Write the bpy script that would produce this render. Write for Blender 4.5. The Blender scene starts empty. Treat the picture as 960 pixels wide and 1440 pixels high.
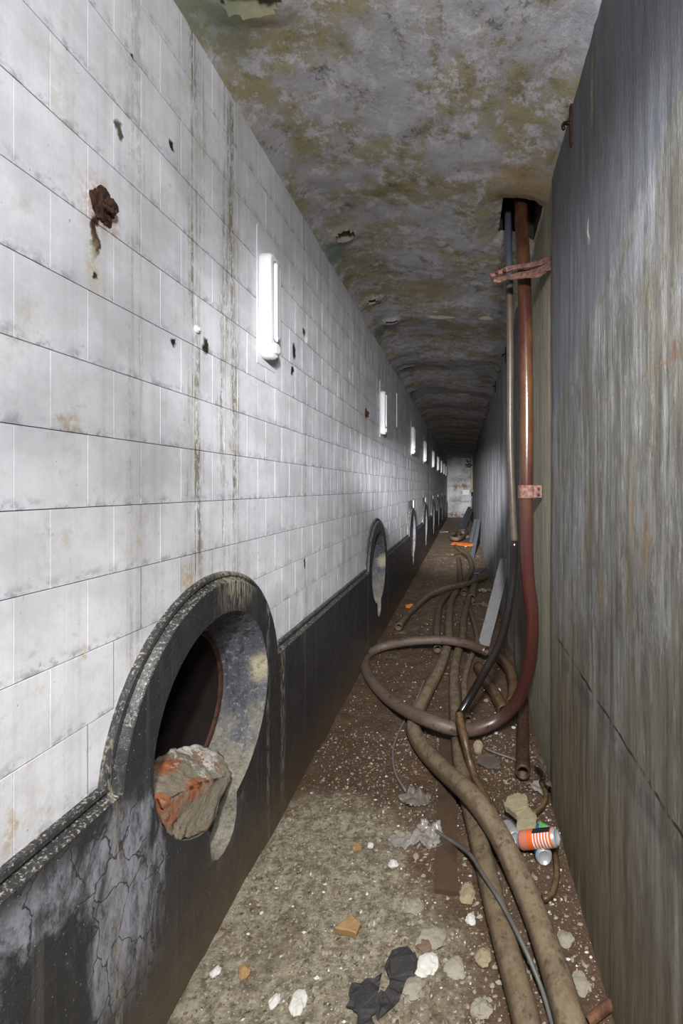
import bpy, bmesh, math, random
from mathutils import Vector, Matrix, noise
random.seed(7)
SC = bpy.context.scene
COL = SC.collection

# ------------------------------------------------------------------ camera
H = 1.452                      # eye height above the floor
FPX, VX, VY = 620.0, 652.5, 686.0   # focal length (px) and the corridor's vanishing point, frame 960x1440
cam = bpy.data.cameras.new('camera'); camo = bpy.data.objects.new('camera', cam); COL.objects.link(camo)
cam.sensor_fit = 'VERTICAL'; cam.sensor_height = 36.0; cam.lens = 36.0 * FPX / 1440.0
cam.shift_x = -(VX - 480.0) / 1440.0; cam.shift_y = -(720.0 - VY) / 1440.0
cam.clip_start = 0.02; cam.clip_end = 100
camo.location = (0, 0, H); camo.rotation_euler = (math.pi / 2, 0, 0)
SC.camera = camo

# ------------------------------------------------------------------ light
world = bpy.data.worlds.new('world'); SC.world = world; world.use_nodes = True
world.node_tree.nodes['Background'].inputs[0].default_value = (0.5, 0.53, 0.6, 1)
world.node_tree.nodes['Background'].inputs[1].default_value = 0.0

def lamp(name, kind, loc, target, energy, size, angle=None, blend=1.0, color=(1, 1, 1)):
    l = bpy.data.lights.new(name, kind); l.energy = energy; l.color = color
    l.shadow_soft_size = size
    if kind == 'SPOT':
        l.spot_size = math.radians(angle); l.spot_blend = blend
    o = bpy.data.objects.new(name, l); COL.objects.link(o); o.location = loc
    d = Vector(target) - Vector(loc)
    o.rotation_euler = d.to_track_quat('-Z', 'Y').to_euler()
    return o
# photographer's flash high behind the camera, plus spots added to lift floor and distance
lamp('flash_near', 'POINT', (0.28, -0.30, 2.20), (0, 3, 1), 120, 0.09, color=(0.97, 0.98, 1.0))
lamp('fill_low', 'SPOT', (0.05, -0.25, 2.40), (0.0, 1.65, 0.0), 430, 0.06, 70, 1.0, (1.0, 0.98, 0.95))
lamp('fill_mid', 'SPOT', (0.10, -0.30, 2.25), (-0.30, 4.6, 1.05), 720, 0.06, 58, 1.0, (0.97, 0.98, 1.0))
lamp('fill_far', 'SPOT', (-0.36, -0.40, 2.05), (-0.16, 11.0, 0.75), 14500, 0.06, 18.5, 1.0, (0.97, 0.98, 1.0))

SC.view_settings.view_transform = 'Standard'; SC.view_settings.look = 'None'
SC.view_settings.exposure = 0.14; SC.view_settings.gamma = 1.0
SC.view_settings.use_curve_mapping = False

# ------------------------------------------------------------------ helpers: position
def at(px, py, y):
    return Vector(((px - VX) * y / FPX, y, H - (py - VY) * y / FPX))
def G(px, py, h=0.0):
    """point seen at (px,py) that stands h above the floor"""
    return at(px, py, FPX * (H - h) / (py - VY))
def LW(px, py, d=0.835):
    """point of the left wall plane x=-d"""
    return at(px, py, FPX * d / (VX - px))
def RW(px, py, d=0.415):
    return at(px, py, FPX * d / (px - VX))

# ------------------------------------------------------------------ helpers: objects
def link(name, me, mat=None, parent=None, smooth=False):
    o = bpy.data.objects.new(name, me); COL.objects.link(o)
    if mat is not None:
        for m in (mat if isinstance(mat, (list, tuple)) else [mat]): me.materials.append(m)
    if smooth:
        me.polygons.foreach_set('use_smooth', [True] * len(me.polygons))
    if parent is not None: o.parent = parent
    return o
def mesh(name, vs, fs):
    me = bpy.data.meshes.new(name); me.from_pydata([tuple(v) for v in vs], [], fs); me.update(); return me
def obj(name, vs, fs, mat, parent=None, smooth=False):
    return link(name, mesh(name, vs, fs), mat, parent, smooth)
def bmobj(name, bm, mat, parent=None, smooth=False):
    me = bpy.data.meshes.new(name); bm.to_mesh(me); bm.free(); return link(name, me, mat, parent, smooth)
def tag(o, label, cat, group=None, kind=None):
    if label: o['label'] = label
    if cat: o['category'] = cat
    if group: o['group'] = group
    if kind: o['kind'] = kind
    return o
def thing(name, loc, label, cat, group=None):
    o = bpy.data.objects.new(name, None); COL.objects.link(o); o.location = loc; o.empty_display_size = 0.1
    return tag(o, label, cat, group)
def kid(o, parent):
    """parent o (modelled in world space) under an Empty without moving it"""
    o.parent = parent; o.matrix_parent_inverse = Matrix.Translation(parent.location).inverted(); return o
def struct(o):
    o['kind'] = 'structure'; return o

def smoothpath(pts, step=0.03):
    P = [Vector(p) for p in pts]
    Q = [P[0] * 2 - P[1]] + P + [P[-1] * 2 - P[-2]]
    out = []
    for i in range(1, len(Q) - 2):
        a, b, c, d = Q[i - 1], Q[i], Q[i + 1], Q[i + 2]
        n = max(2, int((c - b).length / step))
        for k in range(n):
            t = k / n
            out.append(0.5 * ((2 * b) + (c - a) * t + (2 * a - 5 * b + 4 * c - d) * t * t + (3 * b - a - 3 * c + d) * t ** 3))
    out.append(P[-1]); return out
def tube_geo(path, r, seg=14, open_ends=True, wob=0.0, flat=1.0):
    vs, fs = [], []
    n = len(path)
    tang = [(path[min(i + 1, n - 1)] - path[max(i - 1, 0)]).normalized() for i in range(n)]
    up = Vector((0, 0, 1)) if abs(tang[0].z) < 0.9 else Vector((1, 0, 0))
    nx = tang[0].cross(up).normalized()
    frames = []
    for i in range(n):
        nx = (nx - tang[i] * nx.dot(tang[i])).normalized()
        ny = tang[i].cross(nx)
        frames.append((nx.copy(), ny))
    def ring(c, fr, rad):
        b = len(vs)
        for k in range(seg):
            a = 2 * math.pi * k / seg
            vs.append(c + fr[0] * math.cos(a) * rad + fr[1] * math.sin(a) * rad * flat)
        return b
    def join(a, b):
        for k in range(seg):
            k2 = (k + 1) % seg
            fs.append((a + k, a + k2, b + k2, b + k))
    rad = (lambda i: r(i / (n - 1))) if callable(r) else (lambda i: r)
    rr = lambda i: rad(i) * (1 + wob * noise.noise(path[i] * 9))
    bases = []
    if open_ends:
        c = path[0] + tang[0] * rad(0) * 3
        b0 = ring(c, frames[0], rad(0) * 0.7); fs.append(tuple(range(b0, b0 + seg)))
        b1 = ring(path[0], frames[0], rad(0) * 0.74); join(b0, b1)
        bases.append(b1)
    rings = [ring(path[i], frames[i], rr(i)) for i in range(n)]
    if open_ends: join(bases[0], rings[0])
    else: fs.append(tuple(range(rings[0] + seg - 1, rings[0] - 1, -1)))
    for i in range(n - 1): join(rings[i], rings[i + 1])
    if open_ends:
        b1 = ring(path[-1], frames[-1], rad(n - 1) * 0.74); join(rings[-1], b1)
        b0 = ring(path[-1] - tang[-1] * rad(n - 1) * 3, frames[-1], rad(n - 1) * 0.7); join(b1, b0)
        fs.append(tuple(range(b0 + seg - 1, b0 - 1, -1)))
    else: fs.append(tuple(range(rings[-1], rings[-1] + seg)))
    return vs, fs
def tube(name, pts, r, mat, parent=None, step=0.03, seg=14, open_ends=True, wob=0.03, flat=1.0):
    vs, fs = tube_geo(smoothpath(pts, step), r, seg, open_ends, wob, flat)
    o = obj(name, vs, fs, mat, None, True)
    bm = bmesh.new(); bm.from_mesh(o.data); bmesh.ops.recalc_face_normals(bm, faces=bm.faces); bm.to_mesh(o.data); bm.free()
    if parent: kid(o, parent)
    return o
def box_bm(bm, c, s, rot=None, bevel=0.0):
    m = Matrix.Translation(c) @ (rot.to_4x4() if rot else Matrix.Identity(4)) @ Matrix.Diagonal((s[0], s[1], s[2], 1))
    g = bmesh.ops.create_cube(bm, size=1.0, matrix=m)
    if bevel:
        es = list({e for v in g['verts'] for e in v.link_edges})
        bmesh.ops.bevel(bm, geom=es, offset=bevel, segments=2, affect='EDGES', profile=0.5)
def frame_from(z, x=Vector((1, 0, 0))):
    z = z.normalized(); x = (x - z * x.dot(z)).normalized(); y = z.cross(x)
    return Matrix((x, y, z)).transposed()
def fbm(p, o=4):
    return noise.fractal(p, 0.9, 2.1, o)

# ------------------------------------------------------------------ helpers: materials
class NT:
    def __init__(s, name):
        s.mat = bpy.data.materials.new(name); s.mat.use_nodes = True
        s.t = s.mat.node_tree; s.bsdf = s.t.nodes['Principled BSDF']
        g = s.t.nodes.new('ShaderNodeNewGeometry'); s.P = g.outputs['Position']
        sp = s.t.nodes.new('ShaderNodeSeparateXYZ'); s.l(s.P, sp.inputs[0]); s.X, s.Y, s.Z = sp.outputs
    def l(s, a, b): s.t.links.new(a, b)
    def put(s, sock, v):
        if isinstance(v, bpy.types.NodeSocket): s.l(v, sock)
        elif isinstance(v, (tuple, list)) and len(v) == 3 and sock.type == 'RGBA': sock.default_value = (*v, 1)
        else: sock.default_value = v
    def m(s, op, a, b=0.0, c=None):
        n = s.t.nodes.new('ShaderNodeMath'); n.operation = op; s.put(n.inputs[0], a); s.put(n.inputs[1], b)
        if c is not None: s.put(n.inputs[2], c)
        return n.outputs[0]
    def vm(s, op, a, b=None):
        n = s.t.nodes.new('ShaderNodeVectorMath'); n.operation = op; s.put(n.inputs[0], a)
        if b is not None: s.put(n.inputs[1], b)
        return n.outputs['Value'] if op in ('LENGTH', 'DOT_PRODUCT', 'DISTANCE') else n.outputs[0]
    def noise(s, scale, detail=4, rough=0.6, stretch=None, vec=None, off=None, dist=0.0, color=False):
        v = vec if vec is not None else s.P
        if stretch: v = s.vm('MULTIPLY', v, stretch)
        if off: v = s.vm('ADD', v, off)
        n = s.t.nodes.new('ShaderNodeTexNoise'); s.l(v, n.inputs['Vector'])
        n.inputs['Scale'].default_value = scale; n.inputs['Detail'].default_value = detail
        n.inputs['Roughness'].default_value = rough; n.inputs['Distortion'].default_value = dist
        return n.outputs['Color'] if color else n.outputs[0]
    def vor(s, scale, feature='F1', stretch=None, vec=None, out='Distance', rand=1.0):
        v = vec if vec is not None else s.P
        if stretch: v = s.vm('MULTIPLY', v, stretch)
        n = s.t.nodes.new('ShaderNodeTexVoronoi'); n.feature = feature; s.l(v, n.inputs['Vector'])
        n.inputs['Scale'].default_value = scale; n.inputs['Randomness'].default_value = rand
        return n.outputs[out]
    def step(s, v, a, b, lo=0.0, hi=1.0):
        n = s.t.nodes.new('ShaderNodeMapRange'); n.interpolation_type = 'SMOOTHSTEP'
        s.put(n.inputs[0], v); n.inputs[1].default_value = a; n.inputs[2].default_value = b
        n.inputs[3].default_value = lo; n.inputs[4].default_value = hi
        return n.outputs[0]
    def ramp(s, f, stops):
        n = s.t.nodes.new('ShaderNodeValToRGB'); s.l(f, n.inputs[0])
        e = n.color_ramp.elements
        while len(e) < len(stops): e.new(0.5)
        for i, (p, c) in enumerate(stops): e[i].position = p; e[i].color = (*c, 1)
        return n.outputs[0]
    def mix(s, f, a, b, mode='MIX'):
        n = s.t.nodes.new('ShaderNodeMix'); n.data_type = 'RGBA'; n.blend_type = mode
        s.put(n.inputs[0], f); s.put(n.inputs[6], a); s.put(n.inputs[7], b); return n.outputs[2]
    def warp(s, scale, amt):
        c = s.noise(scale, 4, 0.6, color=True)
        v = s.vm('SUBTRACT', c, (0.5, 0.5, 0.5)); v = s.vm('MULTIPLY', v, (amt, amt, amt)); return s.vm('ADD', s.P, v)
    def spot(s, vec, c, rad, a=1.15, b=0.75):
        v = s.vm('SUBTRACT', vec, tuple(c)); v = s.vm('DIVIDE', v, rad); return s.step(s.vm('LENGTH', v), b, a, 1.0, 0.0)
    def bump(s, h, strength=0.3, dist=0.01, prev=None):
        n = s.t.nodes.new('ShaderNodeBump'); n.inputs['Strength'].default_value = strength; n.inputs['Distance'].default_value = dist
        s.l(h, n.inputs['Height'])
        if prev is not None: s.l(prev, n.inputs['Normal'])
        return n.outputs[0]
    def out(s, color, rough=0.6, normal=None, spec=0.5, metal=0.0, **kw):
        s.put(s.bsdf.inputs['Base Color'], color); s.put(s.bsdf.inputs['Roughness'], rough)
        s.put(s.bsdf.inputs['Specular IOR Level'], spec); s.put(s.bsdf.inputs['Metallic'], metal)
        if normal is not None: s.l(normal, s.bsdf.inputs['Normal'])
        for k, v in kw.items(): s.put(s.bsdf.inputs[k.replace('_', ' ')], v)
        return s.mat

def m_tile():
    n = NT('white_glazed_tile')
    base = n.mix(n.step(n.noise(5, 7, 0.7), 0.34, 0.66), (0.50, 0.50, 0.525), (0.645, 0.645, 0.675))
    # yellowed and soiled patches
    y1 = n.m('MULTIPLY', n.step(n.noise(8, 9, 0.75), 0.52, 0.70), n.step(n.noise(35, 5, 0.7, stretch=(1, 1, .7)), 0.38, 0.62))
    base = n.mix(n.m('MULTIPLY', y1, 0.62), base, (0.42, 0.37, 0.26))
    y2 = n.m('MULTIPLY', n.step(n.noise(13, 8, 0.75, off=(5, 5, 5)), 0.56, 0.68), n.step(n.noise(60, 5, 0.75), 0.45, 0.6))
    base = n.mix(n.m('MULTIPLY', y2, 0.5), base, (0.27, 0.26, 0.28))
    # grime along the lower edge of the courses
    fr = n.m('FRACT', n.m('DIVIDE', n.m('SUBTRACT', n.Z, 0.765), 0.161))
    edge = n.step(fr, 0.22, 0.0)
    gr = n.step(n.noise(24, 7, 0.75), 0.47, 0.62)
    base = n.mix(n.m('MULTIPLY', n.m('MULTIPLY', edge, gr), 0.75), base, (0.24, 0.23, 0.27))
    # soot specks
    sp = n.step(n.noise(95, 3, 0.6, stretch=(1, 1, 0.8)), 0.70, 0.76)
    sp = n.m('MULTIPLY', sp, n.step(n.noise(4, 3), 0.42, 0.62))
    base = n.mix(sp, base, (0.10, 0.09, 0.07))
    # runs of dirty water down the wall
    st = n.step(n.noise(1.0, 5, 0.65, stretch=(1, 70, 0.9)), 0.43, 0.55)
    fine = n.step(n.noise(75, 5, 0.75, stretch=(1, 1.3, 0.5)), 0.40, 0.53)
    mask = None
    for y0, w in ((1.375, 0.055), (1.575, 0.095), (1.12, 0.045), (2.33, 0.06), (3.05, 0.05), (3.75, 0.06), (5.48, 0.05)):
        b = n.step(n.m('ABSOLUTE', n.m('SUBTRACT', n.m('ADD', n.Y, n.m('MULTIPLY', n.m('SUBTRACT', n.noise(3, 2), 0.5), 0.08)), y0)), w, w * 0.3)
        if y0 not in (1.375, 1.575): b = n.m('MULTIPLY', b, 0.4)
        mask = b if mask is None else n.m('MAXIMUM', mask, b)
    run = n.m('MULTIPLY', n.m('MULTIPLY', st, fine), mask)
    halo = n.m('MULTIPLY', n.m('MULTIPLY', mask, n.step(n.noise(9, 5), 0.40, 0.7)), 0.30)
    base = n.mix(halo, base, (0.40, 0.36, 0.26))
    run = n.m('MULTIPLY', run, n.step(n.noise(5, 4, 0.7, stretch=(1, 3, 0.6), off=(1, 1, 5)), 0.36, 0.58, 0.25, 1.0))
    base = n.mix(n.m('MULTIPLY', run, 0.92), base, (0.15, 0.13, 0.075))
    # faint runs everywhere, stronger far down the corridor
    far = n.step(n.Y, 1.6, 5.5, 0.18, 0.70)
    st2 = n.step(n.noise(1.0, 6, 0.7, stretch=(1, 26, 0.5)), 0.46, 0.66)
    base = n.mix(n.m('MULTIPLY', st2, far), base, (0.22, 0.20, 0.17))
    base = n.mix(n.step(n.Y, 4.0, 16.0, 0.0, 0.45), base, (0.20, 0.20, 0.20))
    w = n.warp(28, 0.05); brk = n.step(n.noise(75, 5, 0.75), 0.36, 0.56)  # some of the black spots paint the dark inside small holes
    for (px, py, ry, rz, c) in (
            (141, 292, .050, .060, (0.33, 0.15, 0.035)), (134, 330, .012, .055, (0.045, 0.018, 0.012)), (131, 372, .020, .06, (0.42, 0.36, 0.2)),
            (132, 387, .007, .009, (0.03, 0.02, 0.015)), (242, 207, .011, .010, (0.012, 0.012, 0.014)), (244, 484, .012, .012, (0.012, 0.014, 0.012)),
            (289, 487, .017, .024, (0.02, 0.018, 0.014)), (168, 183, .012, .017, (0.09, 0.08, 0.06)), (188, 82, .006, .006, (0.02, 0.02, 0.02)),
            (413, 494, .020, .040, (0.012, 0.016, 0.045)), (411, 521, .016, .026, (0.012, 0.016, 0.045)), (427, 467, .022, .016, (0.03, 0.025, 0.02)),
            (430, 478, .020, .022, (0.80, 0.80, 0.80)), (491, 527, .025, .035, (0.85, 0.85, 0.85)), (428, 792, .010, .028, (0.04, 0.04, 0.05)),
            (417, 835, .020, .030, (0.32, 0.17, 0.04)), (100, 596, .022, .020, (0.36, 0.27, 0.14)), (84, 586, .012, .01, (0.30, 0.22, 0.12)),
            (513, 590, .03, .09, (0.34, 0.22, 0.10)), (451, 402, .02, .05, (0.42, 0.30, 0.12)), (263, 815, .03, .05, (0.40, 0.26, 0.10)),
            (194, 342, .012, .02, (0.30, 0.28, 0.28)), (15, 1165, .008, .035, (0.36, 0.26, 0.13)), (324, 628, .012, .022, (0.34, 0.24, 0.10)),
            (118, 918, .006, .02, (0.40, 0.26, 0.08)), (413, 405, .012, .012, (0.3, 0.22, 0.1))):
        p = LW(px, py)
        sm = n.spot(w, (-0.835, p.y, p.z), (1.0, ry, rz), 1.3, 0.6)
        if c[0] > 0.2 and c[0] < .7: sm = n.m('MULTIPLY', n.m('MULTIPLY', n.spot(w, (-0.835, p.y, p.z), (1.0, ry * 1.3, rz * 1.3), 1.3, 0.1), brk), 0.7)
        base = n.mix(sm, base, c)
    b = n.bump(n.noise(85, 3, 0.6), 0.16, 0.004)
    return n.out(base, n.step(n.noise(12, 4), 0.3, 0.7, 0.42, 0.60), b, 0.35)

def m_grout():
    n = NT('dark_grout'); return n.out(n.mix(n.noise(30, 4), (0.10, 0.095, 0.08), (0.22, 0.21, 0.18)), 0.9)

def m_dado():
    n = NT('black_bitumen_render')
    base = n.mix(n.noise(6, 6, 0.65), (0.012, 0.012, 0.013), (0.038, 0.038, 0.042))
    # powdery blue-grey bloom, cracked into plates, on the stretch nearest to hand
    w = n.warp(6, 0.22)
    cr = n.step(n.vor(11, 'DISTANCE_TO_EDGE', vec=w, stretch=(1, 1, 0.6)), 0.0, 0.035)
    bl = n.step(n.noise(3.6, 7, 0.68, stretch=(1, 1.2, 0.6), dist=0.5), 0.47, 0.60)
    bl = n.m('MULTIPLY', bl, n.step(n.Y, 1.75, 1.35)); bl = n.m('MULTIPLY', bl, n.m('MULTIPLY', n.step(n.Z, 0.14, 0.40), n.step(n.Z, 0.74, 0.66)))
    fine = n.step(n.noise(22, 8, 0.82, stretch=(1, 1.5, 0.5)), 0.36, 0.58, 0.15, 1.0)
    base = n.mix(n.m('MULTIPLY', n.m('MULTIPLY', bl, cr), fine), base, (0.25, 0.255, 0.29))
    # vertical washed streaks
    st = n.step(n.noise(1.0, 6, 0.7, stretch=(1, 38, 0.7)), 0.52, 0.72)
    base = n.mix(n.m('MULTIPLY', st, 0.22), base, (0.17, 0.165, 0.15))
    # sand coloured runs beside the openings
    for y0, wd in ((1.945, 0.035), (1.80, 0.02), (1.02, 0.02), (4.62, .03), (3.67, .02)):
        m = n.step(n.m('ABSOLUTE', n.m('SUBTRACT', n.Y, y0)), wd, wd * 0.3)
        m = n.m('MULTIPLY', m, n.step(n.noise(60, 4, 0.7, stretch=(1, 1.5, 0.25)), 0.46, 0.6))
        base = n.mix(n.m('MULTIPLY', m, 0.7), base, (0.26, 0.235, 0.18))
    # grit caught on upward faces and ledges
    dust = n.m('MULTIPLY', n.step(n.noise(130, 3, 0.7), 0.52, 0.66), 0.8)
    g = n.t.nodes.new('ShaderNodeNewGeometry'); sx = n.t.nodes.new('ShaderNodeSeparateXYZ'); n.l(g.outputs['Normal'], sx.inputs[0])
    up = n.step(sx.outputs[2], 0.12, 0.75)
    base = n.mix(n.m('MULTIPLY', dust, up), base, (0.34, 0.31, 0.23))
    # pale wash down from the crowns of the arches
    cw = n.step(n.m('ABSOLUTE', n.m('SUBTRACT', n.Y, 1.57)), 0.17, 0.03)
    cw = n.m('MULTIPLY', cw, n.step(n.Z, 0.98, 1.12)); cw = n.m('MULTIPLY', cw, n.step(n.noise(55, 5, 0.7, stretch=(1, 1.5, 0.25)), 0.42, 0.56))
    base = n.mix(n.m('MULTIPLY', cw, 0.85), base, (0.30, 0.275, 0.20))
    # mud splashed along the foot
    mud = n.step(n.m('ADD', n.Z, n.m('MULTIPLY', n.noise(3, 4), 0.35)), 0.52, 0.16)
    base = n.mix(n.m('MULTIPLY', mud, 0.7), base, (0.105, 0.072, 0.040))
    spk = n.step(n.noise(170, 2, 0.5), 0.68, 0.74)
    base = n.mix(n.m('MULTIPLY', spk, 0.7), base, (0.42, 0.40, 0.36))
    b = n.bump(n.noise(20, 6, 0.7), 0.35, 0.008)
    b = n.bump(cr, 0.25, 0.003, b)
    return n.out(base, n.step(n.noise(10, 5), 0.3, 0.7, 0.34, 0.62), b, 0.5)

def m_liner():
    n = NT('washed_bitumen_lining')
    base = n.mix(n.noise(5, 6, 0.65, stretch=(1, 1, 0.6)), (0.028, 0.029, 0.035), (0.125, 0.13, 0.16))
    st = n.step(n.noise(1.0, 6, 0.75, stretch=(34, 34, 3.0)), 0.48, 0.62)
    base = n.mix(n.m('MULTIPLY', st, 0.8), base, (0.022, 0.022, 0.027))
    sand = n.step(n.m('ADD', n.Z, n.m('MULTIPLY', n.m('SUBTRACT', n.noise(9, 6, 0.7), 0.5), 0.5)), 0.64, 0.42)
    base = n.mix(sand, base, n.mix(n.noise(80, 4), (0.075, 0.068, 0.052), (0.29, 0.265, 0.21)))
    p = n.warp(14, 0.08)
    base = n.mix(n.spot(p, (-0.83, 1.79, 0.735), (0.04, 0.035, 0.06), 1.5, 0.5), base, (0.36, 0.32, 0.22))
    base = n.mix(n.spot(p, (-0.83, 4.48, 0.72), (0.06, 0.05, 0.07), 1.5, 0.5), base, (0.36, 0.32, 0.22))
    base = n.mix(n.m('MULTIPLY', n.step(n.noise(45, 7, 0.8), 0.5, 0.6), 0.5), base, (0.025, 0.024, 0.025))
    base = n.mix(n.m('MULTIPLY', n.step(n.noise(60, 6, 0.8, off=(4, 4, 1)), 0.55, 0.62), 0.6), base, (0.30, 0.285, 0.26))
    b = n.bump(n.noise(40, 6, 0.8), 0.7, 0.010)
    return n.out(base, 0.6, b, 0.4)

def m_rust(name='rust', a=(0.05, 0.02, 0.009), b_=(0.13, 0.055, 0.022), rough=0.75, metal=0.0):
    n = NT(name)
    c = n.mix(n.step(n.noise(38, 6, 0.7), 0.35, 0.68), a, b_)
    c = n.mix(n.step(n.noise(90, 3), 0.60, 0.72), c, (0.03, 0.014, 0.01))
    return n.out(c, rough, n.bump(n.noise(70, 5, 0.7), 0.6, 0.004), 0.4, metal)

def m_mortar():
    n = NT('brick_and_mortar_rubble')
    c = n.mix(n.step(n.noise(11, 6, 0.7), 0.44, 0.58), (0.22, 0.195, 0.15), (0.30, 0.105, 0.045))
    c = n.mix(n.step(n.m('ADD', n.noise(22, 6, 0.8, off=(3, 1, 7)), n.m('MULTIPLY', n.m('SUBTRACT', n.Y, 1.45), 1.0)), 0.46, 0.58), c, (0.62, 0.60, 0.56))
    c = n.mix(n.step(n.m('ADD', n.Z, n.m('MULTIPLY', n.m('SUBTRACT', n.noise(20, 4), 0.5), 0.12)), 0.555, 0.50), c, n.mix(n.noise(50, 5), (0.16, 0.135, 0.10), (0.36, 0.32, 0.25)))
    return n.out(c, 0.95, n.bump(n.noise(60, 6, 0.75), 0.9, 0.01), 0.1)

def m_ceiling():
    n = NT('mouldy_lime_plaster')
    c = n.mix(n.step(n.noise(3.2, 8, 0.68), 0.40, 0.60), (0.36, 0.35, 0.37), (0.28, 0.245, 0.145))
    c = n.mix(n.step(n.noise(9, 9, 0.82, off=(5, 2, 1)), 0.50, 0.58), c, (0.46, 0.445, 0.47))
    c = n.mix(n.m('MULTIPLY', n.step(n.noise(8, 9, 0.8, off=(1, 9, 4)), 0.53, 0.62), 0.8), c, (0.20, 0.165, 0.075))
    c = n.mix(n.m('MULTIPLY', n.step(n.noise(7, 9, 0.85, off=(8, 3, 2)), 0.55, 0.66), 0.85), c, (0.075, 0.068, 0.072))
    # evenly darker further down the corridor
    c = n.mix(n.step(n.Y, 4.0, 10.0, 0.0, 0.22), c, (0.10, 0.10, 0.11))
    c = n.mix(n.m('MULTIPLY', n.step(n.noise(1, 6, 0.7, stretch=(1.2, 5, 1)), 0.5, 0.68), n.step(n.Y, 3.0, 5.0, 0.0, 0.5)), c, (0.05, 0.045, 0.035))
    w = n.warp(8, 0.22)
    for px, py, hz, rx, ry, col in (
            (735, 275, 1.45, .20, .25, (0.30, 0.215, 0.10)), (765, 300, 1.45, .1, .5, (0.24, 0.19, 0.11)), (352, 22, 1.44, .13, .10, (0.34, 0.29, 0.18)),
            (300, 30, 1.40, .14, .2, (0.14, 0.16, 0.10)), (608, 410, 1.49, .26, .20, (0.26, 0.215, 0.13)), (640, 462, 1.48, .22, .18, (0.24, 0.20, 0.13)),
            (600, 468, 1.49, .16, .12, (0.34, 0.35, 0.40)), (470, 352, 1.45, .06, .14, (0.14, 0.19, 0.17)), (535, 465, 1.45, .06, .16, (0.15, 0.19, 0.17))):
        p = at(px, py, FPX * hz / (VY - py))
        c = n.mix(n.m('MULTIPLY', n.spot(w, p, (rx, ry, 1.0), 1.2, 0.4), 0.75), c, col)
    w2 = n.warp(14, 0.06)
    for px, py, rx, ry in ((621, 447, .125, .05), (683, 446, .06, .05), (540, 505, .02, .1), (651, 558, .09, .05)):
        p = at(px, py, FPX * 1.47 / (VY - py))
        c = n.mix(n.spot(w2, p, (rx, ry, 1.0)), c, (0.74, 0.69, 0.58))
    b = n.bump(n.noise(26, 8, 0.75), 0.5, 0.012)
    return n.out(c, 0.85, b, 0.25)

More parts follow.
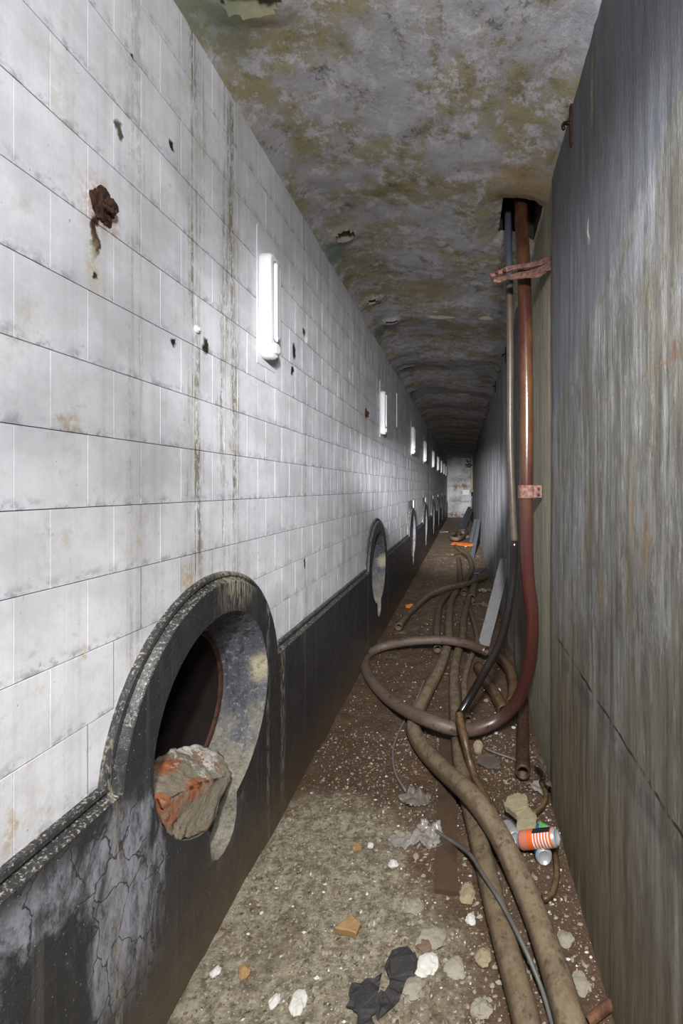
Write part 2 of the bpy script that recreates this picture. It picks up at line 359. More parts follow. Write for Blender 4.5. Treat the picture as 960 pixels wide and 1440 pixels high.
def m_concrete_right():
    n = NT('board_marked_concrete')
    st = n.noise(1.0, 8, 0.78, stretch=(1, 34, 2.2))
    c = n.ramp(st, [(0.30, (0.035, 0.032, 0.026)), (0.45, (0.095, 0.092, 0.08)), (0.57, (0.155, 0.155, 0.148)), (0.70, (0.28, 0.28, 0.265))])
    c = n.mix(n.m('MULTIPLY', n.step(n.noise(2.3, 6, 0.65, stretch=(1, 1, 0.5)), 0.44, 0.64), 0.55), c, (0.20, 0.21, 0.24))
    c = n.mix(n.m('MULTIPLY', n.step(n.noise(3.3, 7, 0.7, stretch=(1, 1.6, 0.35), off=(4, 4, 4)), 0.52, 0.70), 0.6), c, (0.15, 0.125, 0.07))
    # dark mineral specks
    c = n.mix(n.m('MULTIPLY', n.step(n.noise(26, 8, 0.85, stretch=(1, 1.4, 0.4)), 0.50, 0.60), 0.62), c, (0.055, 0.05, 0.042))
    c = n.mix(n.m('MULTIPLY', n.step(n.noise(30, 8, 0.85, stretch=(1, 1.6, 0.3), off=(6, 2, 8)), 0.54, 0.62), 0.5), c, (0.34, 0.335, 0.32))
    bl = n.step(n.noise(4.5, 8, 0.75, stretch=(1, 1.3, 0.28), off=(2, 7, 3)), 0.50, 0.62)
    c = n.mix(n.m('MULTIPLY', bl, 0.55), c, (0.075, 0.066, 0.045))
    # olive-brown damp rising from the floor
    damp = n.step(n.m('ADD', n.Z, n.m('MULTIPLY', n.m('SUBTRACT', n.noise(1.7, 5), 0.5), 0.8)), 1.25, 0.15)
    c = n.mix(n.m('MULTIPLY', damp, 0.72), c, n.mix(n.step(st, 0.3, 0.7), (0.07, 0.052, 0.026), (0.21, 0.165, 0.09)))
    # smoother blue-grey skim at the top, ending on a slope
    sk = n.m('SUBTRACT', n.Z, n.m('ADD', 1.75, n.m('MULTIPLY', n.m('SUBTRACT', 2.05, n.Y), 0.35)))
    skm = n.m('MULTIPLY', n.step(sk, -0.02, 0.06), n.step(n.Y, 2.10, 2.04))
    c = n.mix(n.m('MULTIPLY', skm, 0.7), c, n.mix(n.noise(1, 6, 0.7, stretch=(1, 14, 1.5)), (0.045, 0.05, 0.06), (0.15, 0.16, 0.185)))
    # plaster-coloured chase behind the risers
    ch = n.m('MULTIPLY', n.step(n.Y, 2.04, 2.08), n.step(n.Y, 2.95, 2.80))
    c = n.mix(n.m('MULTIPLY', ch, 0.7), c, n.mix(n.noise(14, 7, 0.75), (0.20, 0.185, 0.125), (0.40, 0.37, 0.28)))
    # casting joints: rusty one above the eye, black one below
    def joint(h, wd, lo, hi, col, amt):
        nonlocal c
        j = n.step(n.m('ABSOLUTE', n.m('SUBTRACT', n.Z, n.m('ADD', h, n.m('MULTIPLY', n.m('SUBTRACT', n.noise(14, 3), 0.5), 0.02)))), wd, wd * 0.2)
        j = n.m('MULTIPLY', j, n.m('MULTIPLY', n.step(n.Y, lo, lo + 0.05), n.step(n.Y, hi, hi - 0.1)))
        j = n.m('MULTIPLY', j, n.step(n.noise(9, 4, 0.7), 0.40, 0.52))
        c = n.mix(n.m('MULTIPLY', j, amt), c, col)
    joint(H - 0.645, 0.008, 0.7, 1.95, (0.012, 0.012, 0.014), 1.0)
    joint(H - 0.70, 0.05, 0.7, 1.85, (0.05, 0.05, 0.055), 0.55)
    joint(H + 0.25, 0.005, 0.5, 1.35, (0.15, 0.085, 0.045), 0.7)
    w = n.warp(12, 0.07)
    for px, py, ry, rz, col in ((832, 735, .012, .12, (0.17, 0.085, 0.03)), (826, 770, .01, .05, (0.17, 0.085, 0.03)), (897, 720, .008, .06, (0.2, 0.11, 0.05)), (850, 830, .02, .08, (0.16, 0.12, 0.06)),
                                (957, 495, .015, .02, (0.12, 0.05, 0.025)), (838, 120, .015, .12, (0.34, 0.27, 0.15)), (833, 325, .012, .04, (0.55, 0.54, 0.5)), (788, 285, .02, .05, (0.30, 0.18, 0.08)), (915, 760, .02, .06, (0.16, 0.10, 0.05))):
        p = RW(px, py)
        c = n.mix(n.m('MULTIPLY', n.m('MULTIPLY', n.spot(w, (0.415, p.y, p.z), (1, ry, rz), 1.5, 0.4), n.step(n.noise(60, 6, .8, stretch=(1, 1, .5)), .4, .55)), 0.75), c, col)
    # rust runs further along, with lit streaks painted into the colour
    rs = n.step(n.noise(1.0, 4, 0.6, stretch=(1, 9, 0.25), off=(0, 3, 0)), 0.55, 0.68)
    c = n.mix(n.m('MULTIPLY', n.m('MULTIPLY', rs, n.step(n.Y, 3.0, 4.0)), 0.55), c, (0.12, 0.095, 0.055))
    c = n.mix(n.step(n.Y, 2.9, 4.5, 0.0, 0.7), c, n.mix(n.step(st, .3, .7), (0.12, 0.12, 0.13), (0.46, 0.47, 0.50)))  # far stretch painted lighter in place of light that only grazes it
    lit_streak = n.m('MULTIPLY', n.step(n.noise(1.0, 3, 0.5, stretch=(1, 7, 0.3), off=(0, 1.3, 0)), 0.60, 0.66), n.m('MULTIPLY', n.step(n.Y, 4.5, 6.0), n.step(n.Z, 1.5, 1.0)))
    c = n.mix(n.m('MULTIPLY', lit_streak, 0.8), c, (0.6, 0.62, 0.66))
    b = n.bump(n.noise(1.0, 7, 0.8, stretch=(12, 60, 5.0)), 0.7, 0.010)
    b = n.bump(n.noise(60, 7, 0.8), 0.6, 0.006, b)
    return n.out(c, n.step(n.noise(1.0, 5, 0.6, stretch=(1, 9, 0.6)), 0.35, 0.65, 0.45, 0.80), b, 0.28)

def m_endwall():
    n = NT('stained_end_wall_plaster')
    c = n.mix(n.noise(2.2, 7, 0.7), (0.30, 0.30, 0.32), (0.62, 0.61, 0.60))
    c = n.mix(n.step(n.noise(1.4, 5), 0.5, 0.7), c, (0.20, 0.18, 0.15))
    w = n.warp(5, 0.25)
    for (x, z, rx, rz, col) in ((-0.15, 1.55, .50, .10, (0.19, 0.075, 0.035)), (-0.45, 1.45, .10, .22, (0.20, 0.09, 0.04)), (0.05, 1.4, .12, .2, (0.18, 0.08, 0.04)), (-.2, 1.85, .5, .18, (.16, .15, .15)),
                                (-0.55, 0.4, .25, .45, (0.22, 0.19, 0.14)), (-0.3, 0.1, 1.0, .16, (0.08, 0.045, 0.03)), (-0.2, 0.8, .8, .05, (0.16, 0.15, 0.2)), (0.1, 2.25, .22, .16, (0.33, 0.27, 0.17))):
        c = n.mix(n.m('MULTIPLY', n.m('MULTIPLY', n.spot(w, (x, 21.7, z), (rx, 9, rz), 1.6, 0.2), n.step(n.noise(9, 6, .75), .3, .6)), 0.85), c, col)
    return n.out(c, 0.85, n.bump(n.noise(20, 6, 0.7), 0.5, 0.02), 0.3)

def m_floor():
    n = NT('gritty_muddy_floor')
    grit = n.mix(n.step(n.noise(26, 9, 0.8), 0.36, 0.64), (0.105, 0.085, 0.055), (0.33, 0.295, 0.215))
    grit = n.mix(n.m('MULTIPLY', n.step(n.noise(6, 7, 0.7, off=(4, 1, 0)), 0.48, 0.66), 0.6), grit, (0.11, 0.082, 0.052))
    grit = n.mix(n.step(n.noise(60, 5, 0.75, off=(2, 2, 2)), 0.56, 0.64), grit, (0.055, 0.042, 0.03))
    mud = n.mix(n.noise(12, 8, 0.7), (0.040, 0.022, 0.012), (0.125, 0.074, 0.042))
    wv = n.m('MULTIPLY', n.m('SUBTRACT', n.noise(4.0, 6, 0.65), 0.5), 1.5)
    # dry grit close by and on the left, wet mud beyond and along the right wall
    k = n.m('ADD', n.m('MAXIMUM', n.m('ADD', n.m('MULTIPLY', n.m('SUBTRACT', n.X, 0.0), 2.2), n.m('MULTIPLY', n.m('SUBTRACT', n.Y, 1.19), 0.9)), n.m('MULTIPLY', n.m('SUBTRACT', n.Y, 2.0), 2.5)), wv)
    mk = n.step(k, -0.25, 0.30)
    c = n.mix(mk, grit, mud)
    c = n.mix(n.m('MULTIPLY', n.step(n.Y, 3.5, 7.0, 0.0, 0.85), n.step(n.noise(6, 6, .7), .3, .6, .5, 1.0)), c, (0.21, 0.145, 0.092))  # far mud painted lighter to brighten the dim end of the floor
    # pale silt drifts further in, along the left foot
    dr = n.m('MULTIPLY', n.step(n.noise(3.0, 6, 0.7, off=(7, 1, 3)), 0.56, 0.68), n.step(n.Y, 3.2, 4.2))
    dr = n.m('MULTIPLY', dr, n.step(n.X, -0.1, -0.6))
    c = n.mix(n.m('MULTIPLY', dr, 0.75), c, (0.26, 0.235, 0.18))
    # chalk crumbs
    ch = n.step(n.vor(95), 0.24, 0.16); ch = n.m('MULTIPLY', ch, n.step(n.noise(60, 2), 0.56, 0.62))
    c = n.mix(n.m('MULTIPLY', ch, 0.9), c, (0.55, 0.52, 0.46))
    b = n.bump(n.noise(45, 8, 0.75), 0.9, 0.014)
    b = n.bump(n.vor(60), 0.35, 0.006, b)
    return n.out(c, n.m('SUBTRACT', 0.85, n.m('MULTIPLY', mk, n.step(n.noise(9, 4), 0.4, 0.62, 0.08, 0.45))), b, 0.45)

def m_hose(name, a, b_, dust=(0.30, 0.245, 0.17), dz=(0.3, 0.7), rough=0.75, band=True, sc=14):
    n = NT(name)
    c = n.mix(n.noise(sc, 6, 0.7), a, b_)
    g = n.t.nodes.new('ShaderNodeNewGeometry'); sx = n.t.nodes.new('ShaderNodeSeparateXYZ'); n.l(g.outputs['Normal'], sx.inputs[0])
    up = n.step(sx.outputs[2], dz[0], dz[1]); up = n.m('MULTIPLY', up, n.step(n.noise(18, 6, 0.7), 0.3, 0.6))
    c = n.mix(up, c, dust)
    c = n.mix(n.m('MULTIPLY', n.step(n.noise(30, 6, 0.8), 0.52, 0.62), 0.65), c, tuple(v * 0.45 for v in a))
    return n.out(c, rough, n.bump(n.noise(60, 5, 0.7), 0.35, 0.004), 0.4)

def m_riser():
    n = NT('red_brown_rubber_hose')
    c = n.mix(n.noise(5, 6, 0.7, stretch=(1, 1, 0.4)), (0.020, 0.0065, 0.0055), (0.055, 0.017, 0.013))
    upper = n.step(n.Z, 0.9, 2.2)
    c = n.mix(n.m('MULTIPLY', upper, n.step(n.noise(7, 5, 0.6, stretch=(1, 1, 0.4)), 0.40, 0.62)), c, (0.085, 0.040, 0.014))
    dusty = n.m('MULTIPLY', n.step(n.Z, 0.36, 0.10), n.step(n.noise(18, 7, 0.8), 0.30, 0.50))
    dusty = n.m('MULTIPLY', dusty, n.step(n.X, 0.30, -0.15, 0.25, 1.0))
    c = n.mix(dusty, c, n.mix(n.noise(50, 4), (0.052, 0.034, 0.026), (0.14, 0.104, 0.075)))
    return n.out(c, n.m('ADD', 0.17, n.m('MULTIPLY', dusty, 0.5)), n.bump(n.noise(50, 5, 0.7), 0.2, 0.003), 0.6)

def m_plain(name, a, b_=None, rough=0.5, sc=20, spec=0.5, metal=0.0, bump=0.2, **kw):
    n = NT(name)
    c = n.mix(n.noise(sc, 5, 0.65), a, b_ or a)
    return n.out(c, rough, n.bump(n.noise(sc * 3, 5, 0.7), bump, 0.004), spec, metal, **kw)

def m_wood(name, a, b_, rough=0.7, axis=(40, 3, 40)):
    n = NT(name)
    tc = n.t.nodes.new('ShaderNodeTexCoord')
    c = n.mix(n.noise(1.0, 6, 0.7, stretch=axis, vec=tc.outputs['Object']), a, b_)
    c = n.mix(n.m('MULTIPLY', n.step(n.noise(9, 5, 0.7), 0.5, 0.7), 0.5), c, tuple(v * 0.6 for v in a))
    return n.out(c, rough, n.bump(n.noise(1.0, 6, 0.7, stretch=axis, vec=tc.outputs['Object']), 0.4, 0.004), 0.4)

def m_can():
    n = NT('printed_orange_can')
    tc = n.t.nodes.new('ShaderNodeTexCoord'); sp = n.t.nodes.new('ShaderNodeSeparateXYZ'); n.l(tc.outputs['Object'], sp.inputs[0])
    z = sp.outputs[2]; ang = n.m('ARCTAN2', sp.outputs[1], sp.outputs[0])
    org = n.mix(n.noise(30, 3, vec=tc.outputs['Object']), (0.62, 0.10, 0.02), (0.70, 0.15, 0.035))
    c = n.mix(n.step(z, -0.032, -0.036), org, (0.50, 0.17, 0.12))
    up = n.step(z, -0.012, -0.009)
    # black name panel with pale crooked strokes on one side, striped band on the other
    side = n.step(ang, 0.45, 0.5)
    blk = n.m('MULTIPLY', n.m('MULTIPLY', up, side), n.step(z, 0.068, 0.065))
    c = n.mix(blk, c, (0.012, 0.012, 0.014))
    wz = n.m('PINGPONG', n.m('MULTIPLY', n.m('ADD', z, n.m('MULTIPLY', ang, 0.012)), 1.0), 0.011)
    stroke = n.m('MULTIPLY', blk, n.m('MULTIPLY', n.step(wz, 0.0052, 0.0062), n.step(n.m('ABSOLUTE', n.m('SUBTRACT', ang, 0.98)), 0.40, 0.34)))
    c = n.mix(stroke, c, (0.55, 0.56, 0.58))
    stp = n.m('MULTIPLY', n.m('MULTIPLY', up, n.step(z, 0.068, 0.065)), n.m('SUBTRACT', 1.0, side))
    bars = n.step(n.m('PINGPONG', z, 0.0065), 0.0030, 0.0036)
    c = n.mix(n.m('MULTIPLY', stp, bars), c, (0.62, 0.62, 0.64))
    ln = n.step(n.m('ABSOLUTE', n.m('SUBTRACT', ang, 0.47)), 0.09, 0.07)
    c = n.mix(n.m('MULTIPLY', n.m('MULTIPLY', ln, up), n.step(z, 0.068, 0.065)), c, (0.015, 0.015, 0.015))
    ln = n.step(n.m('ABSOLUTE', n.m('SUBTRACT', z, -0.071)), 0.002, 0.001)
    c = n.mix(ln, c, (0.02, 0.02, 0.02))
    return n.out(c, 0.32, None, 0.5, 0.15)

M = dict(
    tile=m_tile(), grout=m_grout(), dado=m_dado(), liner=m_liner(), rust=m_rust(), mortar=m_mortar(), ceiling=m_ceiling(),
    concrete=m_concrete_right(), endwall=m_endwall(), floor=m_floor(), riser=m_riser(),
    rustdark=m_rust('dark_flaked_rust', (0.014, 0.006, 0.005), (0.065, 0.020, 0.008)),
    rustpipe=m_rust('rusted_pipe_metal', (0.03, 0.014, 0.009), (0.07, 0.036, 0.022), 0.5),
    rustpink=m_rust('scaled_red_rust', (0.075, 0.030, 0.022), (0.20, 0.105, 0.08)),
    pipe_shade=m_plain('black_shaded_iron', (0.006, 0.005, 0.005), (0.018, 0.014, 0.012), 0.95, 12, spec=0.1),  # black put into the colour for the unlit pipe interior
    shaft=m_plain('dark_plaster', (0.012, 0.010, 0.008), (0.04, 0.032, 0.02), 0.9, 8),  # very dark plaster colour inside the shaft
    tan=m_hose('dusty_tan_hose', (0.050, 0.033, 0.018), (0.118, 0.084, 0.050), (0.155, 0.117, 0.073)),
    tan2=m_hose('muddy_tan_hose', (0.042, 0.027, 0.015), (0.097, 0.067, 0.038), (0.13, 0.096, 0.058)),
    brownhose=m_hose('brown_wet_hose', (0.03, 0.016, 0.008), (0.085, 0.048, 0.021), (0.11, 0.072, 0.036), (0.5, 1.0), 0.4),
    blackhose=m_plain('wet_black_rubber', (0.004, 0.004, 0.0045), (0.014, 0.010, 0.008), 0.2, 16, bump=0.08),
    bluehose=m_plain('blue_black_sleeve', (0.035, 0.038, 0.055), (0.075, 0.078, 0.10), 0.35, 10),
    brownpipe=m_plain('brown_painted_pipe', (0.03, 0.019, 0.012), (0.085, 0.066, 0.05), 0.38, 18, spec=0.35),
    plastic=m_plain('white_plastic', (0.66, 0.66, 0.67), (0.70, 0.70, 0.70), 0.4, 8, bump=0.02),
    plate=m_plain('white_painted_plate', (0.56, 0.565, 0.60), (0.62, 0.62, 0.65), 0.45, 5, bump=0.03),
    lens=m_plain('opal_lens', (0.72, 0.72, 0.72), (0.75, 0.75, 0.75), 0.25, 8, bump=0.0),
    greyplastic=m_plain('grey_gasket', (0.20, 0.21, 0.24), (0.28, 0.29, 0.32), 0.5, 8),
    alu=m_plain('bare_aluminium', (0.34, 0.35, 0.37), (0.42, 0.43, 0.45), 0.3, 30, 0.6, 0.4, 0.05),
    can=m_can(),
    canblue=m_plain('blue_printed_can', (0.02, 0.09, 0.25), (0.03, 0.12, 0.30), 0.35, 30, bump=0.05),
    cansilver=m_plain('silver_printed_can', (0.30, 0.31, 0.33), (0.42, 0.43, 0.45), 0.35, 30, bump=0.05),
    greyboard=m_wood('grey_weathered_board', (0.085, 0.082, 0.082), (0.17, 0.165, 0.165), 0.55),
    bluestrip=m_wood('blue_grey_metal_strip', (0.045, 0.048, 0.06), (0.10, 0.105, 0.125), 0.4),
    wetboard=m_wood('wet_dark_board', (0.034, 0.020, 0.012), (0.085, 0.053, 0.033), 0.55),
    orange=m_plain('orange_plastic', (0.72, 0.22, 0.03), (0.78, 0.27, 0.04), 0.5, 12),
    orangered=m_plain('orange_red_painted', (0.42, 0.07, 0.015), (0.50, 0.16, 0.03), 0.5, 6),
    stonew=m_plain('chalk_white_stone', (0.36, 0.35, 0.32), (0.54, 0.525, 0.49), 0.85, 30),
    stoneg=m_plain('grey_stone', (0.14, 0.125, 0.095), (0.27, 0.245, 0.19), 0.85, 24),
    stonet=m_plain('tan_stone', (0.15, 0.115, 0.07), (0.29, 0.23, 0.15), 0.85, 24),
    stoneo=m_plain('ochre_stone', (0.14, 0.08, 0.028), (0.30, 0.19, 0.08), 0.85, 20),
    stoneb=m_plain('brown_stone', (0.07, 0.045, 0.03), (0.15, 0.10, 0.065), 0.85, 20),
    chunk=m_plain('sandy_concrete_chunk', (0.14, 0.12, 0.07), (0.28, 0.245, 0.155), 0.9, 40, bump=0.8),
    tar=m_plain('tarred_black_cloth', (0.006, 0.006, 0.0065), (0.035, 0.032, 0.03), 0.7, 40, bump=0.8),
    greyrag=m_plain('muddy_grey_sheet', (0.06, 0.05, 0.04), (0.20, 0.175, 0.155), 0.45, 14),
    scrap=m_plain('dark_torn_sheet', (0.045, 0.035, 0.028), (0.13, 0.105, 0.09), 0.4, 14),
    green=m_plain('green_wrapper', (0.04, 0.16, 0.04), (0.08, 0.24, 0.08), 0.45, 20),
    cable=m_plain('grey_black_cable', (0.03, 0.029, 0.028), (0.13, 0.125, 0.115), 0.45, 24),
    wire=m_plain('thin_grey_wire', (0.09, 0.085, 0.085), (0.17, 0.16, 0.155), 0.5, 24),
    yellowpipe=m_plain('yellowed_pipe_paint', (0.20, 0.17, 0.10), (0.36, 0.31, 0.20), 0.5, 8),
    palepatch=m_plain('pale_plate_paint', (0.62, 0.61, 0.58), (0.72, 0.71, 0.68), 0.7, 8),
    clear=m_plain('clear_film', (0.35, 0.33, 0.30), (0.5, 0.48, 0.45), 0.15, 8, Alpha=0.28),
)

# ================================================================== THE SETTING
Y0, Y1 = -2.2, 21.7            # corridor runs from behind the camera to the end wall
XD, XT, XR = -0.80, -0.835, 0.415   # dado face, tile face, right wall
ZT = 0.765                     # foot of the tiles
PITCH = 0.1612
NICHES = [1.465, 4.155, 6.92, 9.2, 11.5, 13.8, 16.1, 18.4]
NZ, RO, RF = 0.702, 0.454, 0.430    # arch centre height, outer radius, face radius
ZD = 0.734                     # upper edge of the dado face
RI = 0.33

def floor_h(x, y):
    h = 0.010 * fbm(Vector((x * 3, y * 3, 0)), 3) + 0.005 * fbm(Vector((x * 14, y * 14, 3)), 3)
    h += 0.025 * max(0, 1 - (x + 0.80) / 0.14) * (0.6 + 0.6 * noise.noise(Vector((y * 4, 0, 7)))) if x < -0.66 else 0
    return h

def ylist():
    ys, y = [], Y0
    while y < Y1:
        ys.append(y); y += 0.018 if 0.7 < y < 3.2 else (0.03 if y < 6 else 0.07)
    ys.append(Y1); return ys

def grid(xs, ys, f, skip=None):
    vs = [f(x, y) for y in ys for x in xs]; n = len(xs); fs = []
    for j in range(len(ys) - 1):
        for i in range(n - 1):
            if skip and skip((xs[i] + xs[i + 1]) / 2, (ys[j] + ys[j + 1]) / 2): continue
            a = j * n + i; fs.append((a, a + 1, a + n + 1, a + n))
    return vs, fs
def lin(a, b, n): return [a + (b - a) * i / (n - 1) for i in range(n)]

# ---- floor
vs, fs = grid(lin(-0.86, 0.47, 72), ylist(), lambda x, y: (x, y, floor_h(x, y)))
struct(obj('floor', vs, fs, M['floor'], None, True))['label'] = 'gritty concrete floor under brown mud and crumbs'

# ---- ceiling with its curved haunch on the left, sockets and the opening for the risers
SOCK = []
for px, py, hz, rx, ry, dp in ((352, 2, 1.46, .085, .055, .28), (485, 339, 1.44, .055, .045, .22), (524, 428, 1.44, .045, .035, .14), (551, 456, 1.45, .055, .04, .2), (573, 520, 1.45, .06, .05, .2),
                               (579, 548, 1.45, .06, .05, .05), (590, 590, 1.45, .06, .06, .05)):
    p = at(px, py, FPX * hz / (VY - py)); SOCK.append((p.x, p.y, rx, ry, dp))
HX0, HX1, HY0, HY1 = 0.205, 0.398, 2.27, 2.58
def ceil_z(x, y):
    t = x + 0.835
    if t < 0.4:
        z = 2.842 + 0.12 * math.sqrt(max(0, 1 - (1 - max(t, 0) / 0.4) ** 2))
    else:
        z = 2.962 - 0.055 * (t - 0.4) / 0.85
    if x > 0.30: z -= 0.04 * ((x - 0.30) / 0.115) ** 2
    z += 0.013 * fbm(Vector((x * 2.2, y * 2.2, 5)), 4) + 0.004 * fbm(Vector((x * 11, y * 11, 2)), 3)
    if y > 2.9: z += min(1, (y - 2.9)) * 0.022 * math.sin(y * 2 * math.pi / 1.35 + 1.2 * noise.noise(Vector((x * 2, y, 0))))
    for sx, sy, rx, ry, dp in SOCK:
        d = math.hypot((x - sx) / rx, (y - sy) / ry)
        if 0.9 < d < 2.0: z -= 0.018 * (2.0 - d) * (1 + .6 * noise.noise(Vector((x * 40, y * 40, 1))))
        elif d <= .9: z -= .02
    # crumbled rim round the opening
    dx = max(HX0 - x, x - HX1, 0); dy = max(HY0 - y, y - HY1, 0); d = math.hypot(dx, dy)
    if d < 0.12: z += 0.03 * (1 - d / 0.12) ** 2 + 0.012 * noise.noise(Vector((x * 40, y * 40, 0))) * (1 - d / .12)
    return z
inhole = lambda x, y: (HX0 < x < HX1 and HY0 < y < HY1) or any(math.hypot((x - a) / b, (y - c) / d) < 1 for a, c, b, d, e in SOCK)
vs, fs = grid(lin(-0.845, 0.44, 76), ylist(), lambda x, y: (x, y, ceil_z(x, y)), inhole)
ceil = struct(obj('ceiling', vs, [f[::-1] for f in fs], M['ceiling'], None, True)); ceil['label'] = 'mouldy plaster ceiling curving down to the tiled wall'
bm = bmesh.new()
def quad(bm, pts): bm.faces.new([bm.verts.new(p) for p in pts])
ring = []
for (xa, ya), (xb, yb) in (((HX0, HY0), (HX1, HY0)), ((HX1, HY0), (HX1, HY1)), ((HX1, HY1), (HX0, HY1)), ((HX0, HY1), (HX0, HY0))):
    for k in range(8):
        t = k / 8; x, y = xa + (xb - xa) * t, ya + (yb - ya) * t
        x += (x - (HX0 + HX1) / 2) * .14; y += (y - (HY0 + HY1) / 2) * .14; ring.append((x, y, ceil_z(x, y) + .004))
lo_ = [bm.verts.new(p) for p in ring]; hi_ = [bm.verts.new((p[0], p[1], 3.45)) for p in ring]
for k in range(len(ring)):
    k2 = (k + 1) % len(ring); bm.faces.new((lo_[k], hi_[k], hi_[k2], lo_[k2]))
bm.faces.new(hi_)
sh = bmobj('pipe_shaft', bm, M['shaft'], ceil); sh['label'] = 'dark square opening the risers go up through'

for a, c_, rx_, ry_, dp_ in SOCK:
    vs, fs = [], []
    for q, (k_, dz_) in enumerate(((1.35, None), (1.22, .05), (1.1, .40))):
        for k in range(20):
            t = 2 * math.pi * k / 20; x, y = a + rx_ * k_ * math.cos(t), c_ + ry_ * k_ * math.sin(t); x = max(x, -.84)
            vs.append((x, y, (ceil_z(x, y) + .003) if dz_ is None else 2.93 + dz_))
    for q in range(2):
        for k in range(20): k2 = (k + 1) % 20; fs.append((q * 20 + k, q * 20 + 20 + k, q * 20 + 20 + k2, q * 20 + k2))
    fs.append(tuple(range(40, 60)))
    obj('socket_hole', vs, fs, M['ceiling'], ceil, True)

# ---- right wall: cast in lifts, near stretch a little proud of the chase behind the risers
def right_x(y, z):
    x = XR + 0.004 * fbm(Vector((y * 1.3, z * 1.3, 9)), 3) + 0.0022 * noise.noise(Vector((y * 38, z * 0.8, 1))) + 0.0012 * fbm(Vector((y * 20, z * 9, 4)), 3)
    if y < 2.06: x -= 0.012 * min(1, (2.06 - y) / 0.02)
    if y > 2.9: x += min(1, (y - 2.9) * 2) * (0.010 * math.sin(y * 2 * math.pi / 0.62 + noise.noise(Vector((y, 0, z)))) + 0.005)
    return x
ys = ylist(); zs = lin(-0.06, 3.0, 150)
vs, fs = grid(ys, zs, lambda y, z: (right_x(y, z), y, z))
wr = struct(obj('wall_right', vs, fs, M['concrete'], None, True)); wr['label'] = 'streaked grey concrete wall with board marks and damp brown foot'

# ---- end wall and the wall behind the camera
vs, fs = grid(lin(-0.95, 0.5, 40), lin(-0.05, 3.0, 70), lambda x, z: (x, Y1 - 0.02 + 0.02 * fbm(Vector((x * 3, z * 3, 1)), 3), z))
we = struct(obj('wall_back', vs, fs, M['endwall'], None, True)); we['label'] = 'pale stained plaster wall closing the far end of the corridor'
vs, fs = grid(lin(-0.95, 0.5, 3), lin(-0.05, 3.0, 3), lambda x, z: (x, Y0 + 0.01, z))
struct(obj('wall_front', vs, [f[::-1] for f in fs], M['concrete']))['label'] = 'plain concrete wall behind the viewpoint'

# ---- left wall: grout bed with arched notches, then every tile
def arc_low(y, r):
    """lowest wall height free of the arches of radius r at corridor position y"""
    z = -1
    for c in NICHES:
        d = abs(y - c)
        if d < r: z = max(z, NZ + math.sqrt(r * r - d * d))
    return z
ybed = [Y0]
for c in NICHES: ybed += [c + 0.36 * math.sin(math.pi * (k / 20 - 0.5)) for k in range(21)]
ybed = sorted(ybed + [Y1])
vs, fs = [], []
for y in ybed:
    low = max(ZD - 0.01, arc_low(y, 0.36001))
    vs += [(XT - 0.006, y, low), (XT - 0.006, y, 2.95)]
for i in range(len(ybed) - 1): fs.append((2 * i, 2 * i + 1, 2 * i + 3, 2 * i + 2))
wl = struct(obj('wall_left', vs, fs, M['grout'])); wl['label'] = 'tall wall of white glazed tiles laid in half bond'

GV, GH = 0.0011, 0.0018        # joint widths, vertical and horizontal joints
def tile_geo(w, h, ch=0.0006, dp=0.009):
    """tile lying in the plane x=0 (face towards +x), centred on the origin"""
    a, b = w / 2, h / 2
    vs = [(-dp, -a, -b), (-dp, a, -b), (-dp, a, b), (-dp, -a, b), (-ch, -a, -b), (-ch, a, -b), (-ch, a, b), (-ch, -a, b),
          (0, -a + ch, -b + ch), (0, a - ch, -b + ch), (0, a - ch, b - ch), (0, -a + ch, b - ch)]
    fs = [(8, 9, 10, 11)]
    for k in range(4):
        k2 = (k + 1) % 4
        fs += [(4 + k, 4 + k2, 8 + k2, 8 + k), (k, k2, 4 + k2, 4 + k)]
    return vs, fs
TV, TF = tile_geo(PITCH - GV, 0.161 - GH)
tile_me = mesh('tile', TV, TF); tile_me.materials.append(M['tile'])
cand, clipped = [], []
for r in range(13):
    zc = ZT + 0.161 * (r + 0.5); ph = 0.011 if r % 2 == 0 else 0.0835
    k = int((Y0 - ph) / PITCH) + 1
    while ph + (k + 1) * PITCH < Y1:
        yc = ph + (k + 0.5) * PITCH; k += 1
        y_a, y_b, zlo = yc - PITCH / 2, yc + PITCH / 2, zc - 0.0805
        hit = max(arc_low(y_a + (y_b - y_a) * t / 8, 0.443) for t in range(9)) > zlo
        vis = 0
        if y_a > 0.6:
            xa, xb = VX + FPX * XT / y_a, VX + FPX * XT / y_b
            yt, yb_ = VY - (zc + .08 - H) * FPX / yc, VY - (zc - .08 - H) * FPX / yc
            w_ = max(0, min(xb, 960) - max(xa, 0)); h_ = max(0, min(yb_, 1440) - max(yt, 0)); vis = w_ * h_
        (clipped if hit else cand).append((vis, yc, zc))
cand.sort(reverse=True)
rt = random.Random(3)
NT_SINGLE = 285
for i, (v, yc, zc) in enumerate(cand[:NT_SINGLE]):
    o = bpy.data.objects.new('tile', tile_me); COL.objects.link(o)
    o.location = (XT + rt.uniform(-0.0003, 0.0003), yc, zc); o.rotation_euler = (rt.uniform(-.0015, .0015), rt.uniform(-.002, .002), rt.uniform(-.0025, .0025)); o.parent = wl
vs, fs = [], []
def add(vsn, fsn):
    b = len(vs); vs.extend(vsn); fs.extend([tuple(b + i for i in f) for f in fsn])
for v, yc, zc in cand[NT_SINGLE:]:
    dx, sy = rt.uniform(-0.0003, 0.0003), rt.uniform(-.003, .003)
    add([(XT + x + dx + sy * y, yc + y, zc + z) for x, y, z in TV], TF)
rest = obj('remaining_tiles', vs, fs, M['tile'], wl); rest['kind'] = 'stuff'
